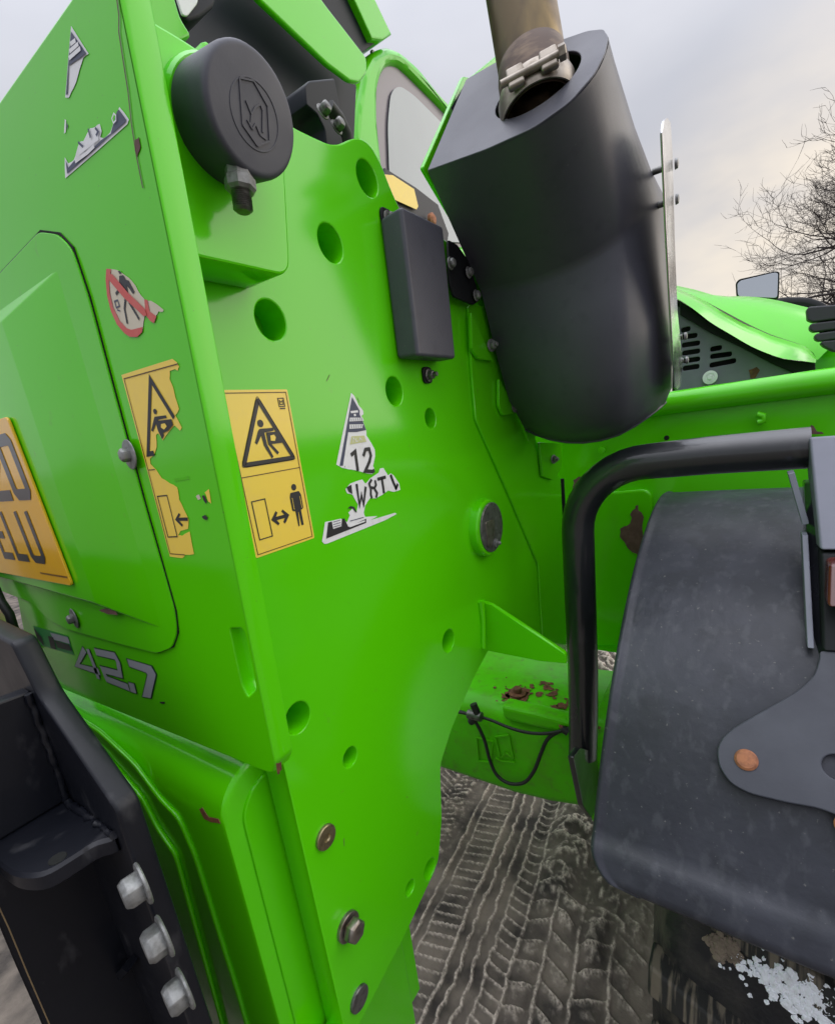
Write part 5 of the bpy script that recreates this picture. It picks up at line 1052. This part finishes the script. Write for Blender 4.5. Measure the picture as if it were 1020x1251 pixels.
sno = splat('snow_patch', cyp[0], .012, 300, 'snow', 3, ry=2.2); tag(sno, 'white crust of old snow on the tyre under the fender', 'snow', kind='stuff')
sn2 = splat('snow_patch', cyp[3], .016, 40, 'snow', 5, size=.6); tag(sn2, 'thin specks of snow beside the brown mud on the tyre', 'snow', kind='stuff')
mud = splat('mud_patch', cyp[2], .007, 170, 'mud', 9); tag(mud, 'light brown dab of dried mud on the tyre', 'mud', kind='stuff')

# ---------- scratches and chips in the paint
def chip(pts, fr, seed, material='rust', par=None, amp=.0006): return sheet('paint_chip', wob(pts, amp, 3, seed), fr, .0003, material, par or tail, bevel=.00005, off=.0006)
chip([(-0.3317,1.6978),(-0.3266,1.6976),(-0.3273,1.6926),(-0.3332,1.6894),(-0.3342,1.6933)], fR, 61, 'old_primer')
chip([(-0.3367,1.2273),(-0.3288,1.2317),(-0.3304,1.2225),(-0.3383,1.2145)], fR, 62, 'rust')
chip([(-0.4796,1.1285),(-0.471,1.1342),(-0.4626,1.1247),(-0.4423,1.1313),(-0.4418,1.1252),(-0.4621,1.1184),(-0.4748,1.1173)], rear(.205), 63, 'rust_bolt', tb_)
chip([(-0.5881,1.3491),(-0.5681,1.3533),(-0.5466,1.3519),(-0.5451,1.3483),(-0.5684,1.3465)], rear(.209), 64, 'old_primer', cover)
chip([(-0.5266,1.2437),(-0.515,1.2465),(-0.5161,1.2442),(-0.5258,1.2418)], fR, 65, 'gap')
chip([(0.277,1.3817),(0.281,1.3821),(0.2812,1.3752),(0.2768,1.3733)], fs, 66, 'old_primer', side_plate)
sm_ = [(-0.3161,1.7663),(-0.3186,1.7552),(-0.3223,1.7491),(-0.3248,1.7341),(-0.3267,1.7217),(-0.3308,1.7071),(-0.3336,1.6904),(-0.3348,1.6726)]
strokes('paint_crack', [sm_], .0010, fR, 'old_primer', tail, .0007)
rr = random.Random(21)
for k in range(16):
    a = (rr.uniform(.3, 1.1), rr.uniform(.95, 1.7)); d = rr.uniform(0, 6.3); l_ = rr.uniform(.003, .010)
    strokes('paint_scratch', [[a, (a[0]+l_*math.cos(d), a[1]+l_*math.sin(d))]], .0007, fs, 'old_primer' if k % 2 else 'green_dusty', side_plate, .0004)

# ================================================================== BARE TREE
TR = empty('bare_tree', (17.0, -3.3, 0))
tag(TR, 'bare winter tree with fine spreading twigs at the right edge against the pale sky', 'tree')
rt = random.Random(12)
def limb(bm, p, d, length, r, depth, twig_bm):
    n = 6 if depth < 2 else 4; pts = [p]; rads = [r]; dirs = [d]
    for k in range(n):
        d = (d + Vector((rt.gauss(0, .16), rt.gauss(0, .16), rt.gauss(0, .12)+(.05 if depth else 0)))).normalized()
        p = p + d*length/n; pts.append(p); rads.append(r*(1-.62*(k+1)/n)); dirs.append(d)
    tube_bm(bm if depth < 2 else twig_bm, pts, rads, 7 if depth < 1 else 5 if depth < 2 else 3)
    if depth >= 4: return
    kids = (6, 5, 4, 3)[depth]
    for k in range(kids):
        t = rt.uniform(.25, 1) if k else 1
        i = min(int(t*n), n); base_d = dirs[i]
        ax_ = base_d.cross(Vector((rt.gauss(0, 1), rt.gauss(0, 1), rt.gauss(0, 1)))).normalized()
        nd = (Matrix.Rotation(rt.uniform(.35, .95), 3, ax_) @ base_d); nd.z = nd.z*.8 + .06; nd.normalize()
        limb(bm, pts[i], nd, length*rt.uniform(.45, .68), max(rads[i]*.66, .0045), depth+1, twig_bm)
bmt = bmesh.new(); tpts = spline([(17, -3.3, -.1), (17.05, -3.25, 1.5), (16.95, -3.3, 3.5), (17.1, -3.2, 5.5), (17, -3.3, 7.5)], 5)
tube_bm(bmt, tpts, [.30-.22*k/(len(tpts)-1) for k in range(len(tpts))], 14)
trunk = bm_obj(bmt, 'trunk', 'bark', TR, 60)
tw = bmesh.new()
for k in range(22):
    z = 1.9 + 4.0*(k/21)**.9; az = (math.pi*.5 + rt.uniform(-1.5, 1.9)) if k % 4 else rt.uniform(0, 6.3)
    L_ = (4.2 - .55*max(0, z-2.4)) * rt.uniform(.85, 1.1)
    b1 = bmesh.new()
    limb(b1, Vector((17, -3.3, z)), Vector((math.cos(az)*.9, math.sin(az), rt.uniform(.02, .30)+.02*z)).normalized(), L_*.72, .075-.0024*k, 0, tw)
    bm_obj(b1, 'branch', 'bark', TR, 60)
bm_obj(tw, 'twigs', 'bark', TR, 60, kind='stuff')
for o in bpy.data.objects:
    if 'world_at' in o: del o['world_at']
